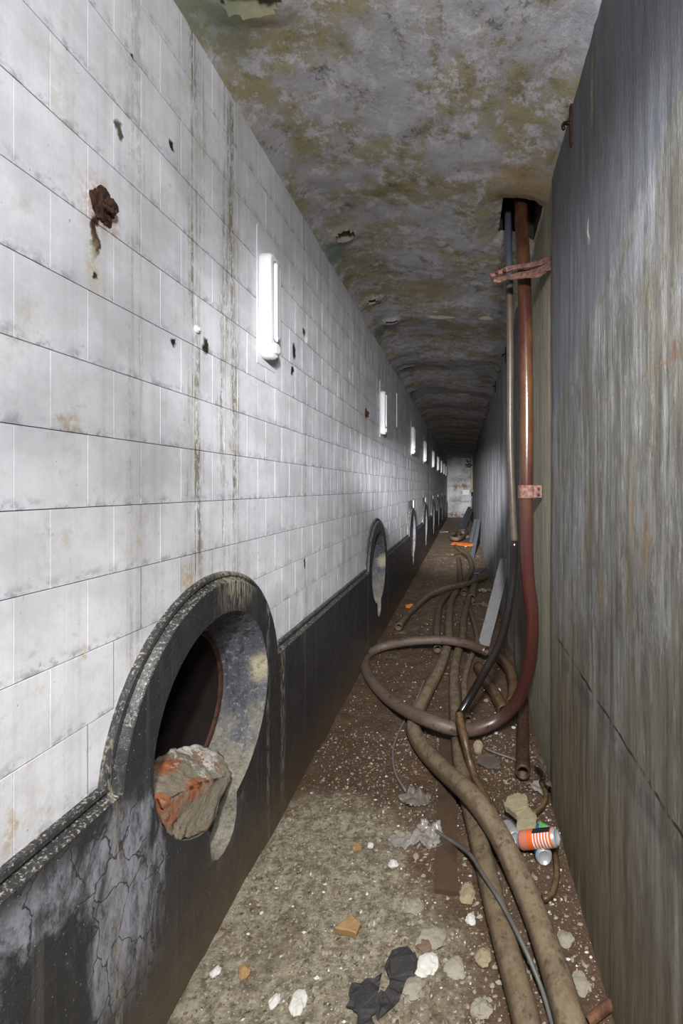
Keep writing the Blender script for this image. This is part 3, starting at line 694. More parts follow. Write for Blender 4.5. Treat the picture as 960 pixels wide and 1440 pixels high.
def clip_tile(yc, zc):
    n = 10; top = zc + 0.0805 - GH / 2; bot = zc - 0.0805 + GH / 2
    ya, yb = yc - PITCH / 2 + GV / 2, yc + PITCH / 2 - GV / 2
    seq = []
    for i in range(n + 1):
        y = ya + (yb - ya) * i / n; b = max(bot, arc_low(y, 0.443))
        seq.append((y, min(b, top)))
    v = []; f = []
    for y, b in seq: v += [(XT, y, b), (XT, y, top), (XT - .009, y, b), (XT - .009, y, top)]
    for i in range(n):
        if seq[i][1] >= top and seq[i + 1][1] >= top: continue
        a = 4 * i; f += [(a, a + 4, a + 5, a + 1), (a, a + 2, a + 6, a + 4), (a + 1, a + 5, a + 7, a + 3)]
    return v, f
for v_, yc, zc in clipped:
    v, f = clip_tile(yc, zc)
    if not f: continue
    if yc < 5: obj('cut_tile', v, f, M['tile'], wl)

# ---- black dado with the arched openings
def opening_loop(c, n=40):
    """closed loop (y,z): round opening with the drain slot below it"""
    a_s = math.asin(0.085 / RI)
    pts = []
    for k in range(n + 1):
        a = -math.pi / 2 + a_s + (2 * math.pi - 2 * a_s) * k / n
        pts.append((c + RI * math.cos(a), NZ + RI * math.sin(a)))
    zb = 0.24
    for y, z in ((-.078, .34), (-.075, .30), (-.06, .262), (-.03, .243), (0.0, .238), (.04, .246), (.068, .268), (.083, .305), (.086, .345)):
        pts.append((c + y, z))
    return pts
def outline(o, nseg=28):
    pts = [(Y0, ZD + o)]
    R = RF + o; zl = ZD + o
    for c in NICHES:
        a = math.asin((zl - NZ) / R)
        for k in range(nseg + 1):
            t = math.pi - a - (math.pi - 2 * a) * k / nseg
            pts.append((c + R * math.cos(t), NZ + R * math.sin(t)))
    pts.append((Y1, zl)); return pts
bm = bmesh.new()
def loop_edges(pts, x):
    vsb = [bm.verts.new((x, y, z)) for y, z in pts]
    return [bm.edges.new((vsb[i], vsb[(i + 1) % len(vsb)])) for i in range(len(vsb))]
es = loop_edges(outline(0.0) + [(Y1, -0.06), (Y0, -0.06)], XD)
for c in NICHES: es += loop_edges(opening_loop(c), XD)
bmesh.ops.triangle_fill(bm, use_beauty=True, use_dissolve=False, edges=es)
for f in bm.faces:
    if f.normal.x < 0: f.normal_flip()
bb = struct(bmobj('baseboard_left', bm, M['dado'])); bb['label'] = 'black bitumen dado along the foot of the tiled wall with arched openings'
prof = [(0.036, -0.8385), (0.0345, -0.822), (0.030, -0.8185), (0.022, -0.8165), (0.0185, -0.822), (0.0155, -0.8245), (0.012, -0.8225), (0.007, -0.812), (0.003, -0.8025), (0.0, XD)]
rows = [[(x, y, z) for y, z in outline(o)] for o, x in prof]
vs = [p for r in rows for p in r]; n = len(rows[0]); fs = []
for j in range(len(rows) - 1):
    for i in range(n - 1): a = j * n + i; fs.append((a, a + 1, a + n + 1, a + n))
mo = obj('moulding', vs, [f[::-1] for f in fs], M['dado'], bb); mo['label'] = 'black moulded edge running along the dado and round each arch'

for ni, c in enumerate(NICHES):
    lp = opening_loop(c); N = len(lp)
    # inner loop: mouth of the pipe set back in the wall
    rm, xm = 0.268, -0.955
    inner = []
    for y, z in lp:
        a = math.atan2(z - NZ, y - c)
        if z < NZ - RI + .02 and abs(y - c) < .09: inner.append((c + (y - c) * .9 + .03, z + .03))
        else: inner.append((c + rm * math.cos(a), NZ + rm * math.sin(a)))
    vs, fs = [], []; steps = 7
    for s in range(steps + 1):
        t = s / steps
        for (y, z), (iy, iz) in zip(lp, inner):
            e = 0.012 * fbm(Vector((y * 9, z * 9, t * 2 + ni)), 3) * math.sin(math.pi * t)
            yy, zz = y + (iy - y) * t, z + (iz - z) * t
            L = math.hypot(yy - c, zz - NZ); 
            vs.append((XD + (xm - XD) * t, yy + (yy - c) / L * e, zz + (zz - NZ) / L * e))
    for s in range(steps):
        for k in range(N):
            k2 = (k + 1) % N; a, b = s * N + k, s * N + k2; fs.append((a, a + N, b + N, b))
    ln = obj('opening_lining', vs, fs, M['liner'], bb, True)
    # rusted pipe lip behind, barrel and end blackened to paint the shade inside
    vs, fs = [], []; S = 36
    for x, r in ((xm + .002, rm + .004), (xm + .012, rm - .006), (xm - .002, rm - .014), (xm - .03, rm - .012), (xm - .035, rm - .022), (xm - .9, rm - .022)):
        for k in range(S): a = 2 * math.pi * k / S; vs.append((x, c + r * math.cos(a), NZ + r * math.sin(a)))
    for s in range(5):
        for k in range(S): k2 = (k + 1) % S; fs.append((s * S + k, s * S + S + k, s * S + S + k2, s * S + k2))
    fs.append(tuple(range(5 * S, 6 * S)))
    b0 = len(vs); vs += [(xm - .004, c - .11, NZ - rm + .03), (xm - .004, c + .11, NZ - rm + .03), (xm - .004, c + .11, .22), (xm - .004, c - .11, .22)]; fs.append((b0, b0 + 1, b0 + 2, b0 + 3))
    pm = obj('pipe_mouth', vs, fs, [M['rustdark'], M['pipe_shade']], bb, True)
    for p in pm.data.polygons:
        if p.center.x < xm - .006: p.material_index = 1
    if ni == 0: pm['label'] = 'rusty iron pipe mouth set back in the arch'
# rubble left in the nearest opening
bm = bmesh.new(); c = NICHES[0]
pts = [(-.795, 1.16, .625), (-.80, 1.33, .565), (-.80, 1.50, .475), (-.815, 1.54, .455), (-.94, 1.30, .64), (-.945, 1.42, .61), (-.945, 1.56, .545), (-.90, 1.20, .65), (-.87, 1.58, .50),
       (-.803, 1.19, .52), (-.803, 1.25, .45), (-.803, 1.32, .41), (-.803, 1.385, .385), (-.81, 1.42, .37), (-.83, 1.50, .40), (-.95, 1.30, .45), (-.95, 1.55, .43)]
for p in pts: bm.verts.new(p)
r_ = bmesh.ops.convex_hull(bm, input=bm.verts)
bmesh.ops.delete(bm, geom=[v for v in bm.verts if not v.link_faces], context='VERTS')
bmesh.ops.triangulate(bm, faces=bm.faces)
for _ in range(4): bmesh.ops.subdivide_edges(bm, edges=[e for e in bm.edges if e.calc_length() > .02], cuts=1, use_grid_fill=True)
bmesh.ops.triangulate(bm, faces=bm.faces)
bm.normal_update()
for v in bm.verts: v.co += v.normal * (0.007 * fbm(v.co * 14, 4) + 0.006 * fbm(v.co * 45, 4))
ru = bmobj('rubble_fill', bm, M['mortar'], bb, True); ru['label'] = 'broken brick and whitish mortar filling the bottom of the opening'

# ================================================================== THINGS ON THE WALLS
# ---- bulkhead lights
def rounded(hw, hh, r, n=6):
    pts = []
    for cx, cz, a0 in ((hw - r, hh - r, 0), (-hw + r, hh - r, 90), (-hw + r, -hh + r, 180), (hw - r, -hh + r, 270)):
        for k in range(n + 1):
            a = math.radians(a0 + 90 * k / n); pts.append((cx + r * math.cos(a), cz + r * math.sin(a)))
    return pts
def loft(name, sections, mat, parent=None, smooth=True, cap=True):
    """sections: list of (x, [(y,z)...]); built around the origin"""
    vs, fs = [], []; n = len(sections[0][1])
    for x, pts in sections: vs += [(x, y, z) for y, z in pts]
    for s in range(len(sections) - 1):
        for k in range(n): k2 = (k + 1) % n; a = s * n; fs.append((a + k, a + k2, a + n + k2, a + n + k))
    if cap: fs.append(tuple(range((len(sections) - 1) * n, len(sections) * n)))
    o = obj(name, vs, fs, mat, parent, False)
    if smooth:
        for p in o.data.polygons: p.use_smooth = len(p.vertices) == 4
    return o
def bulkhead():
    root = thing('bulkhead_light', (XT, 1.83, H + 0.75), '', 'light', 'bulkhead lights along the tiled wall')
    # the plate behind and the body share the base point on the wall
    pl = [(-.058, -.245), (.112, -.245), (.112, .31), (-.058, .31)]
    loft('mounting_plate', [(0.0, pl), (0.0022, pl), (0.003, [(y * .99, z * .995) for y, z in pl])], M['plate'], root, False)
    B = lambda i, r: rounded(.046 - i, .217 - i, r)
    body = loft('body', [(0.004, B(.002, .040)), (0.012, B(0, .042)), (0.038, B(0.0, .042)), (0.047, B(.004, .038)), (0.051, B(.010, .032))], M['plastic'], root)
    R = lambda i: [(y + .006, z + .02) for y, z in rounded(.026 - i, .165 - i, .022)]
    loft('gasket', [(0.050, R(-.004)), (0.0535, R(-.003)), (0.0535, R(0.0))], M['greyplastic'], root)
    loft('diffuser', [(0.051, R(.002)), (0.057, R(.002)), (0.062, R(.006)), (0.0635, R(.011))], M['lens'], root)
    E = lambda i: [(y + .006, z - .172) for y, z in rounded(.026 - i, .022 - i, .016)]
    loft('end_cap', [(0.050, E(0)), (0.058, E(0.001)), (0.062, E(.006))], M['plastic'], root)
    for zz in (-.155, .19):   # screws sit in the body
        S = lambda i: [(y + .034, z + zz) for y, z in rounded(.004 - i, .004 - i, .0038, 3)]
        loft('screw', [(0.050, S(0)), (0.0545, S(0.0)), (0.055, S(.0015))], M['greyplastic'], body)
    return root
LIGHTS = [1.83, 4.415, 6.965, 9.07, 11.5, 13.6, 15.6, 17.5, 19.4]
ORD = ['nearest', 'second', 'third', 'fourth', 'fifth', 'sixth', 'seventh', 'eighth', 'ninth']
proto = bulkhead()
for i, y in enumerate(LIGHTS):
    if i == 0: r = proto
    else:
        r = proto.copy(); COL.objects.link(r)
        for ch in proto.children:
            c2 = ch.copy(); COL.objects.link(c2); c2.parent = r
            for g in ch.children:
                d2 = g.copy(); COL.objects.link(d2); d2.parent = c2
    r.location.y = y
    r['label'] = ('large white plastic bulkhead light on a square plate, nearest the camera' if i == 0 else
                  f'white bulkhead light on the tiled wall, {ORD[i]} from the camera' + (', farthest of the row' if i == 8 else ''))

# ---- rusted stubs sticking out of the tiles
def lump(name, c, r, mat, seed, sub=3, amp=0.35, fr=1.6, parent=None, rot=None, smooth=False):
    bm = bmesh.new(); bmesh.ops.create_icosphere(bm, subdivisions=sub, radius=1.0)
    for v in bm.verts:
        d = 1 + amp * fbm(v.co * fr + Vector((seed * 7.3, seed * 3.1, seed)), 4)
        v.co = v.co * d
        v.co = Vector((v.co.x * r[0], v.co.y * r[1], v.co.z * r[2]))
        if rot: v.co.rotate(rot)
    o = bmobj(name, bm, mat, None, smooth)
    o.location = c
    if parent: o.location = Vector(c) - parent.location; o.parent = parent
    return o
for px, py, s, lab, sd in ((143, 289, 1.0, 'large rusted bolt stub with a rust run, high on the near tiles', 1.7),
                           (514, 581, 0.95, 'smaller rusted bolt stub on the tiles left of the second bulkhead light', 4.2)):
    p = LW(px, py); t = thing('bolt_stub', (XT, p.y, p.z), lab, 'bolt', 'rusted stubs in the tiled wall')
    lump('rust_crust', (XT + .002, p.y, p.z), (.011 * s, .030 * s, .040 * s), M['rustdark'], sd, 4, 0.42, 1.8, t)
    lump('bolt_head', (XT + .018, p.y + .004, p.z), (.013 * s, .016 * s, .018 * s), M['rustdark'], sd + 1, 3, 0.35, 2.0, t)

# small fittings left near the hole on the third course
p = LW(276, 463)
t = thing('wall_plug', (XT, p.y, p.z), 'small round white plug in the tiles above the ragged hole', 'wall plug')
Cc = lambda r: [(r * math.cos(2 * math.pi * k / 14), r * math.sin(2 * math.pi * k / 14)) for k in range(14)]
loft('plug_collar', [(0, Cc(.012)), (.005, Cc(.0115)), (.006, Cc(.009))], M['plate'], t); loft('plug_core', [(.005, Cc(.006)), (.011, Cc(.0055)), (.012, Cc(.003))], M['plastic'], t)

# ---- rusted clips along the top of the right wall
CL = [1.65, 4.5, 5.9, 7.3, 8.7, 10.1, 11.5, 12.9]
def clip_thing():
    t = thing('wall_clip', (XR - .012, 1.65, H + 1.38), '', 'wall clip', 'rusted clips under the ceiling')
    bm = bmesh.new()
    vs = []
    prof = [(-.013, -.075), (.010, -.08), (.015, -.03), (.009, .02), (.014, .065), (.003, .08), (-.012, .07), (-.009, .01), (-.015, -.03)]
    loft('strip', [(0.004, prof), (-.006, prof), (-.009, [(y * .7, z * .95) for y, z in prof])], M['rustdark'], t, False)
    path = [(0, .0, 0), (-.022, -.002, .004), (-.034, -.004, -.004), (-.036, -.005, -.016), (-.030, -.005, -.022)]
    vs, fs = tube_geo(smoothpath(path, .006), .007, 8, False)
    o = obj('hook', vs, fs, M['blackhose'], t, True)
    return t
pc = clip_thing()
for i, y in enumerate(CL):
    if i == 0: r = pc
    else:
        r = pc.copy(); COL.objects.link(r)
        for ch in pc.children:
            c2 = ch.copy(); COL.objects.link(c2); c2.parent = r
            for g in ch.children:
                d2 = g.copy(); COL.objects.link(d2); d2.parent = c2
    r.location = (right_x(y, H + 1.36), y, H + 1.36)
    r['label'] = ('rusted wall clip with black hook, nearest, high on the right wall' if i == 0 else
                  f'rusted clip under the ceiling beyond the risers, {["", "first", "second", "third", "fourth", "fifth", "sixth", "seventh"][i]} beyond the pipe opening')

# ================================================================== RISERS AND HOSES
# ---- big red-brown hose: drops from the opening in the ceiling and loops over the floor
ry = 2.35
big = [at(729, 300, ry) + Vector((0, 0, .55)), at(732, 290, ry), at(737, 400, ry), at(740, 550, ry), at(740, 700, ry), at(741, 800, ry), at(748, 870, ry + .01), at(744, 935, 2.42), at(727, 985, 2.49), at(700, 1012, 2.53)]
big += [G(665, 1026, .085), G(635, 1024, .12), G(605, 1014, .14), G(575, 1001, .11), G(545, 982, .06), G(523, 958, .045), G(513, 936, .045), G(518, 920, .05), G(540, 909, .07), G(575, 902, .12), G(620, 900, .14), G(655, 905, .14), G(684, 916, .13)]
rs = thing('riser_hose', (big[4].x, ry, 0.0), 'thick red-brown rubber hose dropping from ceiling opening and looping on the floor', 'hose')
tube('hose', big, 0.0365, M['riser'], rs, 0.03, 20, True, 0.015)
cl = thing('pipe_clamp', (.37, ry, H - .02), 'small rusty clamp round the thick hose at eye height', 'clamp')
cz = H - .02; cx = big[4].x
vs, fs = tube_geo([Vector((cx, ry, cz - .034)), Vector((cx, ry, cz + .034))], .046, 24, False)
o = obj('strap', vs, fs, M['rustpink'], None, False); kid(o, cl)
bm = bmesh.new(); box_bm(bm, (cx + .055, ry - .028, cz), (.045, .018, .066), None, .004); o = bmobj('lug', bm, M['rustpink']); kid(o, cl)
for dz in (-.016, .016):
    vs, fs = tube_geo([Vector((cx + .058, ry - .048, cz + dz)), Vector((cx + .058, ry - .03, cz + dz))], .008, 6, False); o = obj('bolt', vs, fs, M['rustdark']); kid(o, cl)

# ---- thinner riser: blue-black sleeve, brown pipe, black rubber, brown tail
y2 = 2.5
up_ = [at(713, 300, y2) + Vector((0, 0, .5)), at(714, 290, y2), at(716, 400, y2)]
mid_ = [at(716, 395, y2), at(717, 500, y2), at(717, 620, y2), at(720, 700, y2), at(723, 765, y2)]
blk_ = [at(723, 760, y2), at(722, 810, y2), at(714, 862, 2.48), at(700, 910, 2.46), at(680, 947, 2.44), at(660, 982, 2.42), at(645, 1006, 2.38)]
tail_ = [at(646, 1003, 2.385), at(647, 1015, 2.35), G(653, 1040, .17), G(662, 1078, .07), G(675, 1110, .03), G(697, 1146, .025)]
r2 = thing('thin_riser', (mid_[2].x, y2, 0), 'thin riser pipe left of the thick hose, ending in wet black rubber', 'pipe')
kid(tube('sleeve', up_, 0.0215, M['bluehose'], None, .03, 14, True, 0.0), r2)['label'] = 'blue-black sleeve'
kid(tube('pipe', mid_, 0.021, M['brownpipe'], None, .03, 14, True, 0.02), r2)['label'] = 'brown speckled pipe'
kid(tube('rubber_section', blk_, 0.0225, M['blackhose'], None, .03, 14, True, 0.01), r2)['label'] = 'wet black rubber section'
kid(tube('tail', tail_, lambda t: 0.0235 - .004 * t, M['brownhose'], None, .03, 14, True, 0.02), r2)['label'] = 'brown tail lying over the loop'

# ---- bracket holding both risers
br = thing('riser_bracket', (.40, 2.06, H + 1.09), 'flaking rusty bracket reaching from the wall round both risers', 'bracket')
A, B_, C_, D_ = Vector((.425, 2.06, H + 1.075)), Vector((.36, 2.20, H + 1.115)), Vector((.25, 2.28, H + 1.135)), Vector((.135, 2.26, H + 1.085))
def strap(name, pts, w, th, mat, parent, tw=0.0, nz=0.004):
    P = smoothpath(pts, .015); vs, fs = [], []
    n = len(P)
    for i, p in enumerate(P):
        tg = (P[min(i + 1, n - 1)] - P[max(i - 1, 0)]).normalized()
        up = Vector((0, 0, 1)); up.rotate(Matrix.Rotation(tw * i / (n - 1), 3, tg)); sd = tg.cross(up).normalized(); up = sd.cross(tg)
        ww = w * (1 + .3 * noise.noise(p * 14)); 
        for a, b in ((-1, -1), (1, -1), (1, 1), (-1, 1)):
            vs.append(p + up * ww / 2 * a + sd * th / 2 * b + Vector((0, 0, nz * noise.noise(p * 22 + Vector((a * .4, b * .4, 0))))))
    for i in range(n - 1):
        for k in range(4): k2 = (k + 1) % 4; fs.append((4 * i + k, 4 * i + k2, 4 * i + 4 + k2, 4 * i + 4 + k))
    fs += [(3, 2, 1, 0), tuple(4 * (n - 1) + k for k in range(4))]
    return kid(obj(name, vs, fs, mat), parent)
strap('upper_bar', [A, B_, C_, D_], .024, .014, M['rustpink'], br, .3)
strap('lower_plate', [A + Vector((-.005, -.01, -.035)), B_ + Vector((.005, -.02, -.045)), C_ + Vector((0, -.01, -.05)), D_ + Vector((.01, .0, -.02))], .045, .008, M['rustpink'], br, .9, .012)
strap('wall_plate', [A + Vector((.002, -.005, .05)), A + Vector((.002, -.005, -.07))], .03, .016, M['rustpink'], br)
for dx in (.03, .07):
    lump('bolt', D_ + Vector((dx, -.012, .01 + dx * .2)), (.009, .008, .009), M['rustdark'], dx * 40, 2, .2, 2, br)

# ---- hoses lying along the floor
def hose(name, pts, r, mat, label, cat='hose', group='hoses lying on the floor', **kw):
    o = tube(name, pts, r, mat, None, **kw); return tag(o, label, cat, group)
FH = lambda px, py, h: G(px, py, h)
hose('floor_hose', [FH(642, 831, .05), FH(634, 847, .05), FH(631, 870, .045), FH(630.5, 896, .045), FH(627, 915, .045), FH(618, 941, .045), FH(601, 973, .045), FH(588, 1000, .045), FH(581, 1024, .045), FH(594, 1052, .045),
                    FH(625, 1085, .07), FH(663, 1120, .12), FH(699, 1170, .10), FH(735, 1245, .05), FH(768, 1330, .046), FH(798, 1425, .046), FH(812, 1480, .046)], .042, M['tan'],
     'thick dusty tan hose curving from under the loop to the bottom right corner', seg=18)
hose('floor_hose', [FH(660, 838, .045), FH(657, 850, .045), FH(652, 870, .045), FH(650, 898, .042), FH(643, 920, .042), FH(639, 942, .042), FH(638.5, 969, .042), FH(640, 1001, .042), FH(643, 1036, .042), FH(648, 1080, .04),
                    FH(662, 1140, .04), FH(680, 1210, .04), FH(700, 1290, .04), FH(722, 1370, .04), FH(741, 1440, .04), FH(754, 1495, .04)], .038, M['tan2'],
     'straight muddy tan hose running to the bottom edge, left of the thick tan one', seg=18)
hose('floor_hose', [FH(615, 913, .04), FH(614, 884, .04), FH(618, 854, .04), FH(628, 838, .04), FH(640, 828, .04)], .036, M['tan2'],
     'tan hose going under the far side of the loop, leftmost of the parallel ones')
hose('floor_hose', [FH(654, 846, .03), FH(664, 868, .03), FH(671, 902, .03), FH(660.5, 928, .03), FH(653, 956, .03), FH(653.5, 983, .03), FH(658, 1013, .03)], .024, M['tan2'],
     'thin tan hose weaving under the loop beside the black rubber')
hose('floor_hose', [FH(560, 882, .05), FH(572, 866, .045), FH(586, 852, .05), FH(604, 837, .09), FH(629, 827, .13), FH(657, 821, .12), FH(675, 815, .06), FH(684, 812, .045)], .038, M['tan'],
     'short tan hose with an open end pointing at the black dado')
hose('floor_hose', [FH(641, 834, .045), FH(647, 818, .045), FH(646, 803, .045), FH(644.5, 786, .045)], .042, M['tan2'], 'stub of dusty hose with cut end beyond the crossing hose')
hose('floor_hose', [FH(652, 834, .045), FH(655, 818, .045), FH(663, 800, .045), FH(659, 783, .045), FH(648, 775, .045), FH(640, 768, .045)], .048, M['tan2'], 'winding dusty hose leading back towards the orange board')
hose('floor_hose', [FH(663, 842, .05), FH(666, 826, .05), FH(668, 812, .05)], .055, M['tan'], 'fat short hose stump with dark open end under the crossing hose')
hose('floor_hose', [FH(636, 780, .04), FH(648, 778, .045), FH(658, 785, .05), FH(667, 795, .04)], .03, M['brownhose'], 'thin brown hose lying across the winding hose')
hose('floor_hose', [FH(697, 921, .05), FH(710, 932, .06), FH(719, 948, .06), FH(722, 968, .05), FH(720, 990, .045)], .042, M['brownhose'], 'dark brown hose arching behind the thick riser hose')
hose('floor_hose', [FH(672, 938, .04), FH(684, 958, .04), FH(697, 978, .04), FH(708, 1000, .04)], .04, M['brownhose'], 'dark wet hose inside the right half of the loop')
coil = [FH(647 + (10 + 4 * math.sin(1.7 * a)) * math.cos(a) + 4 * math.sin(.5 * a), 752.5 + (4.2 + 1.8 * math.cos(2.3 * a)) * math.sin(a) , .05 + .012 * a) for a in [k * .5 for k in range(0, 24)]]
hose('coiled_hose', coil, .05, M['tan2'], 'coil of dusty hose far down the corridor behind the orange board', step=.08)
# rusted pipe with an open end by the right wall
o = tube('rusted_pipe', [G(735, 985, .045), G(735, 1020, .045), G(735, 1055, .05), G(735, 1087, .05)], .036, M['rustpipe'], None, .03, 20); tag(o, 'rusted iron pipe lying by the right wall, open end towards the camera', 'pipe')
o = tube('pipe_ring', [G(672, 1046, .02), G(672, 1050, .02)], .027, M['stonet'], None, .01, 16); tag(o, 'small ring of cut pipe lying inside the loop shadow', 'pipe ring')
# cables
o = tube('cable', [FH(597, 1152, .02), FH(612, 1168, .02), FH(635, 1183, .02), FH(660, 1201, .06), FH(678, 1228, .09), FH(700, 1262, .09), FH(722, 1302, .085), FH(745, 1350, .06), FH(763, 1395, .03), FH(776, 1440, .02), FH(782, 1470, .02)], .007, M['cable'], None, .03, 8); tag(o, 'black and grey cable lying over the two big hoses', 'cable')
o = tube('wire', [FH(597, 955, .012), FH(585, 985, .012), FH(568, 1015, .012), FH(556, 1040, .012), FH(552, 1062, .012), FH(556, 1088, .012), FH(570, 1112, .012)], .006, M['wire'], None, .03, 6); tag(o, 'thin grey wire on the brown mud left of the loop', 'wire')
o = tube('wire', [FH(680, 1052, .012), FH(700, 1060, .02), FH(718, 1066, .012), FH(732, 1072, .012)], .005, M['wire'], None, .03, 6); tag(o, 'short thin wire beside the rusted pipe', 'wire')
o = tube('root_stick', [FH(760, 1100, .02), FH(768, 1118, .03), FH(762, 1135, .03), FH(744, 1148, .02)], .012, M['brownhose'], None, .03, 8); tag(o, 'bent brown hose scrap behind the concrete chunk', 'hose scrap')
o = tube('hose_scrap', [FH(780, 1200, .02), FH(783, 1230, .02), FH(776, 1258, .02), FH(762, 1265, .02)], .012, M['brownhose'], None, .03, 8); tag(o, 'thin bent brown hose scrap below the orange can', 'hose scrap')
o = tube('rusted_bar', [FH(825, 1438, .02), FH(850, 1418, .02), FH(862, 1410, .02)], .014, M['rust'], None, .03, 8); tag(o, 'short rusty bar in the bottom right corner', 'bar')

# ---- boards
def board(name, a, b, w, th, mat, label, cat='board', wdir=(1, 0, 0), group=None, bev=.003, rough=.004):
    a, b = Vector(a), Vector(b); ax = (b - a); L = ax.length
    R = frame_from(ax, Vector(wdir))          # local x = width, y = thickness, z = length
    bm = bmesh.new(); n = 10; rows = []
    for i in range(n + 1):
        z = L * (i / n - .5); j = rough * noise.noise(Vector((i * 1.7, L, w * 40)))
        rows.append([bm.verts.new((sx * w / 2 + j, sy * th / 2, z + (rough * 2 * sx if i in (0, n) else 0))) for sx, sy in ((-1, -1), (1, -1), (1, 1), (-1, 1))])
    for i in range(n):
        for k in range(4): k2 = (k + 1) % 4; bm.faces.new((rows[i][k], rows[i][k2], rows[i + 1][k2], rows[i + 1][k]))
    bm.faces.new(rows[0][::-1]); bm.faces.new(rows[-1]); bmesh.ops.recalc_face_normals(bm, faces=bm.faces)
    o = bmobj(name, bm, mat); o.matrix_world = Matrix.Translation((a + b) / 2) @ R.to_4x4()
    return tag(o, label, cat, group)
lo, hi = G(680, 908, .004), at(711, 786, 4.32)
board('leaning_board', lo, hi, .105, .018, M['greyboard'], 'grey flat board leaning on the right wall behind the risers', wdir=(1, -.35, -.3))
grp = 'strips leaning on the right wall'
board('leaning_strip', G(662, 762, .01), at(668.5, 731, 12.6), .09, .03, M['bluestrip'], 'blue-grey strip leaning past the orange board, left of its near pair', group=grp)
board('leaning_strip', G(663.5, 786, .01), at(673.5, 731, 10.6), .08, .03, M['bluestrip'], 'blue-grey strip leaning past the orange board, right of its near pair', group=grp)
board('leaning_strip', G(648.5, 738, .01), at(660, 713, 18.8), .13, .03, M['bluestrip'], 'far blue-grey strip near the end wall, left of its pair', group=grp)
board('leaning_strip', G(651, 745, .01), at(663, 717, 18.0), .13, .03, M['bluestrip'], 'far blue-grey strip near the end wall, right of its pair', group=grp)
board('orange_board', G(636, 764, .06), G(664, 766.5, .07), .10, .03, M['orangered'], 'orange-red board lying across the corridor far back', wdir=(0, 1, .3))
board('wet_board', G(629, 1020, .003), G(628, 1256, .002), .085, .022, M['wetboard'], 'dark wet board half sunk in mud left of the hoses', wdir=(1, 0, 0))
board('dark_board', G(672, 1150, .004), G(674, 1245, .003), .05, .02, M['wetboard'], 'narrow dark board under the straight tan hose', wdir=(1, 0, 0))
board('blue_sheet', G(678, 799, .02), G(668, 806, .02), .14, .02, M['bluestrip'], 'small blue-grey sheet on the mud by the right wall', 'sheet', wdir=(0, 1, 0))
# thin pipe up the far right corner and fittings of the end wall
fp = thing('far_pipe', (.325, 19.0, 0), 'thin yellowed pipe up the right corner near the end wall', 'pipe')
tube('upper_pipe', [(.33, 19, 2.86), (.33, 19, 2.2), (.335, 19, 1.3)], .04, M['yellowpipe'], fp, .2, 10)
tube('lower_pipe', [(.335, 19, 1.3), (.34, 19, .6), (.34, 19, .0)], .035, M['blackhose'], fp, .2, 10)
lump('valve', (.32, 18.97, 1.32), (.08, .08, .07), M['yellowpipe'], 2, 2, .2, 2, fp)
strap('bracket', [Vector((.36, 18.95, 2.42)), Vector((.05, 18.95, 2.45))], .06, .03, M['rustdark'], fp)
strap('lever', [Vector((.30, 18.95, 2.62)), Vector((.16, 18.95, 2.56)), Vector((.10, 18.95, 2.68))], .05, .03, M['rustdark'], fp)
o = obj('wall_panel', *(lambda c, s: ([(c[0] + sx * s[0] * (1 + .06 * k), c[1] + dy, c[2] + sz * s[1] * (1 - .05 * k)) for dy in (0, -.03) for k, (sx, sz) in enumerate(((-1, -1), (1, -1), (1, 1), (-1, 1)))],
        [(4, 5, 6, 7), (0, 1, 5, 4), (1, 2, 6, 5), (2, 3, 7, 6), (3, 0, 4, 7)]))((.08, 21.67, 1.24), (.15, .13)), M['palepatch']); tag(o, 'pale square panel on the end wall under the rust stain', 'panel')

# ================================================================== LITTER
# ---- drink cans
def can(name, c, axis, mat, label, dent=0.0):
    R, L = .033, .165; c = Vector(c) - Vector(axis).normalized() * .08; t = thing(name, c, label, 'can', 'discarded cans by the right wall')
    t.rotation_mode = 'QUATERNION'; t.rotation_quaternion = Vector((0, 0, 1)).rotation_difference(Vector(axis).normalized())
    S = 32
    def rev(nm, prof, m):
        vs, fs = [], []
        for z, r in prof:
            for k in range(S):
                a = 2 * math.pi * k / S; d = 1 - dent * max(0, math.sin(3 * a + z * 30)) * (1 if abs(z) < .06 else 0)
                vs.append((r * d * math.cos(a), r * d * math.sin(a), z))
        for s in range(len(prof) - 1):
            for k in range(S): k2 = (k + 1) % S; fs.append((s * S + k, s * S + k2, s * S + S + k2, s * S + S + k))
        if prof[-1][1] < .02: fs.append(tuple(range((len(prof) - 1) * S, len(prof) * S)))
        o = obj(nm, vs, fs, m, t, True)
        bm = bmesh.new(); bm.from_mesh(o.data); bmesh.ops.recalc_face_normals(bm, faces=bm.faces); bm.to_mesh(o.data); bm.free(); return o
    rev('body', [(-.0715, R * .98)] + [(z, R) for z in lin(-.068, .068, 10)] + [(.0715, R * .985)], mat)
    rev('base', [(.0713, R * .985), (.077, R * .90), (.0815, R * .80), (.0825, R * .77), (.0815, R * .72), (.077, R * .62), (.073, R * .42), (.0715, R * .1)], M['alu'])
    rev('lid', [(-.0713, R * .98), (-.077, R * .88), (-.081, R * .84), (-.0825, R * .84), (-.0825, R * .80), (-.079, R * .78), (-.079, R * .1)], M['alu'])
    return t
can('drink_can', G(782, 1177, .112), (.80, -.40, .40), M['can'], 'orange and black printed drink can lying on its side', .0)
can('drink_can', G(724, 1181, .055), (.12, -.88, .40), M['cansilver'], 'silver can end showing between tan hose and concrete chunk')
can('drink_can', G(765, 1206, .034), (.02, -.97, .12), M['canblue'], 'blue can half hidden below the orange can')

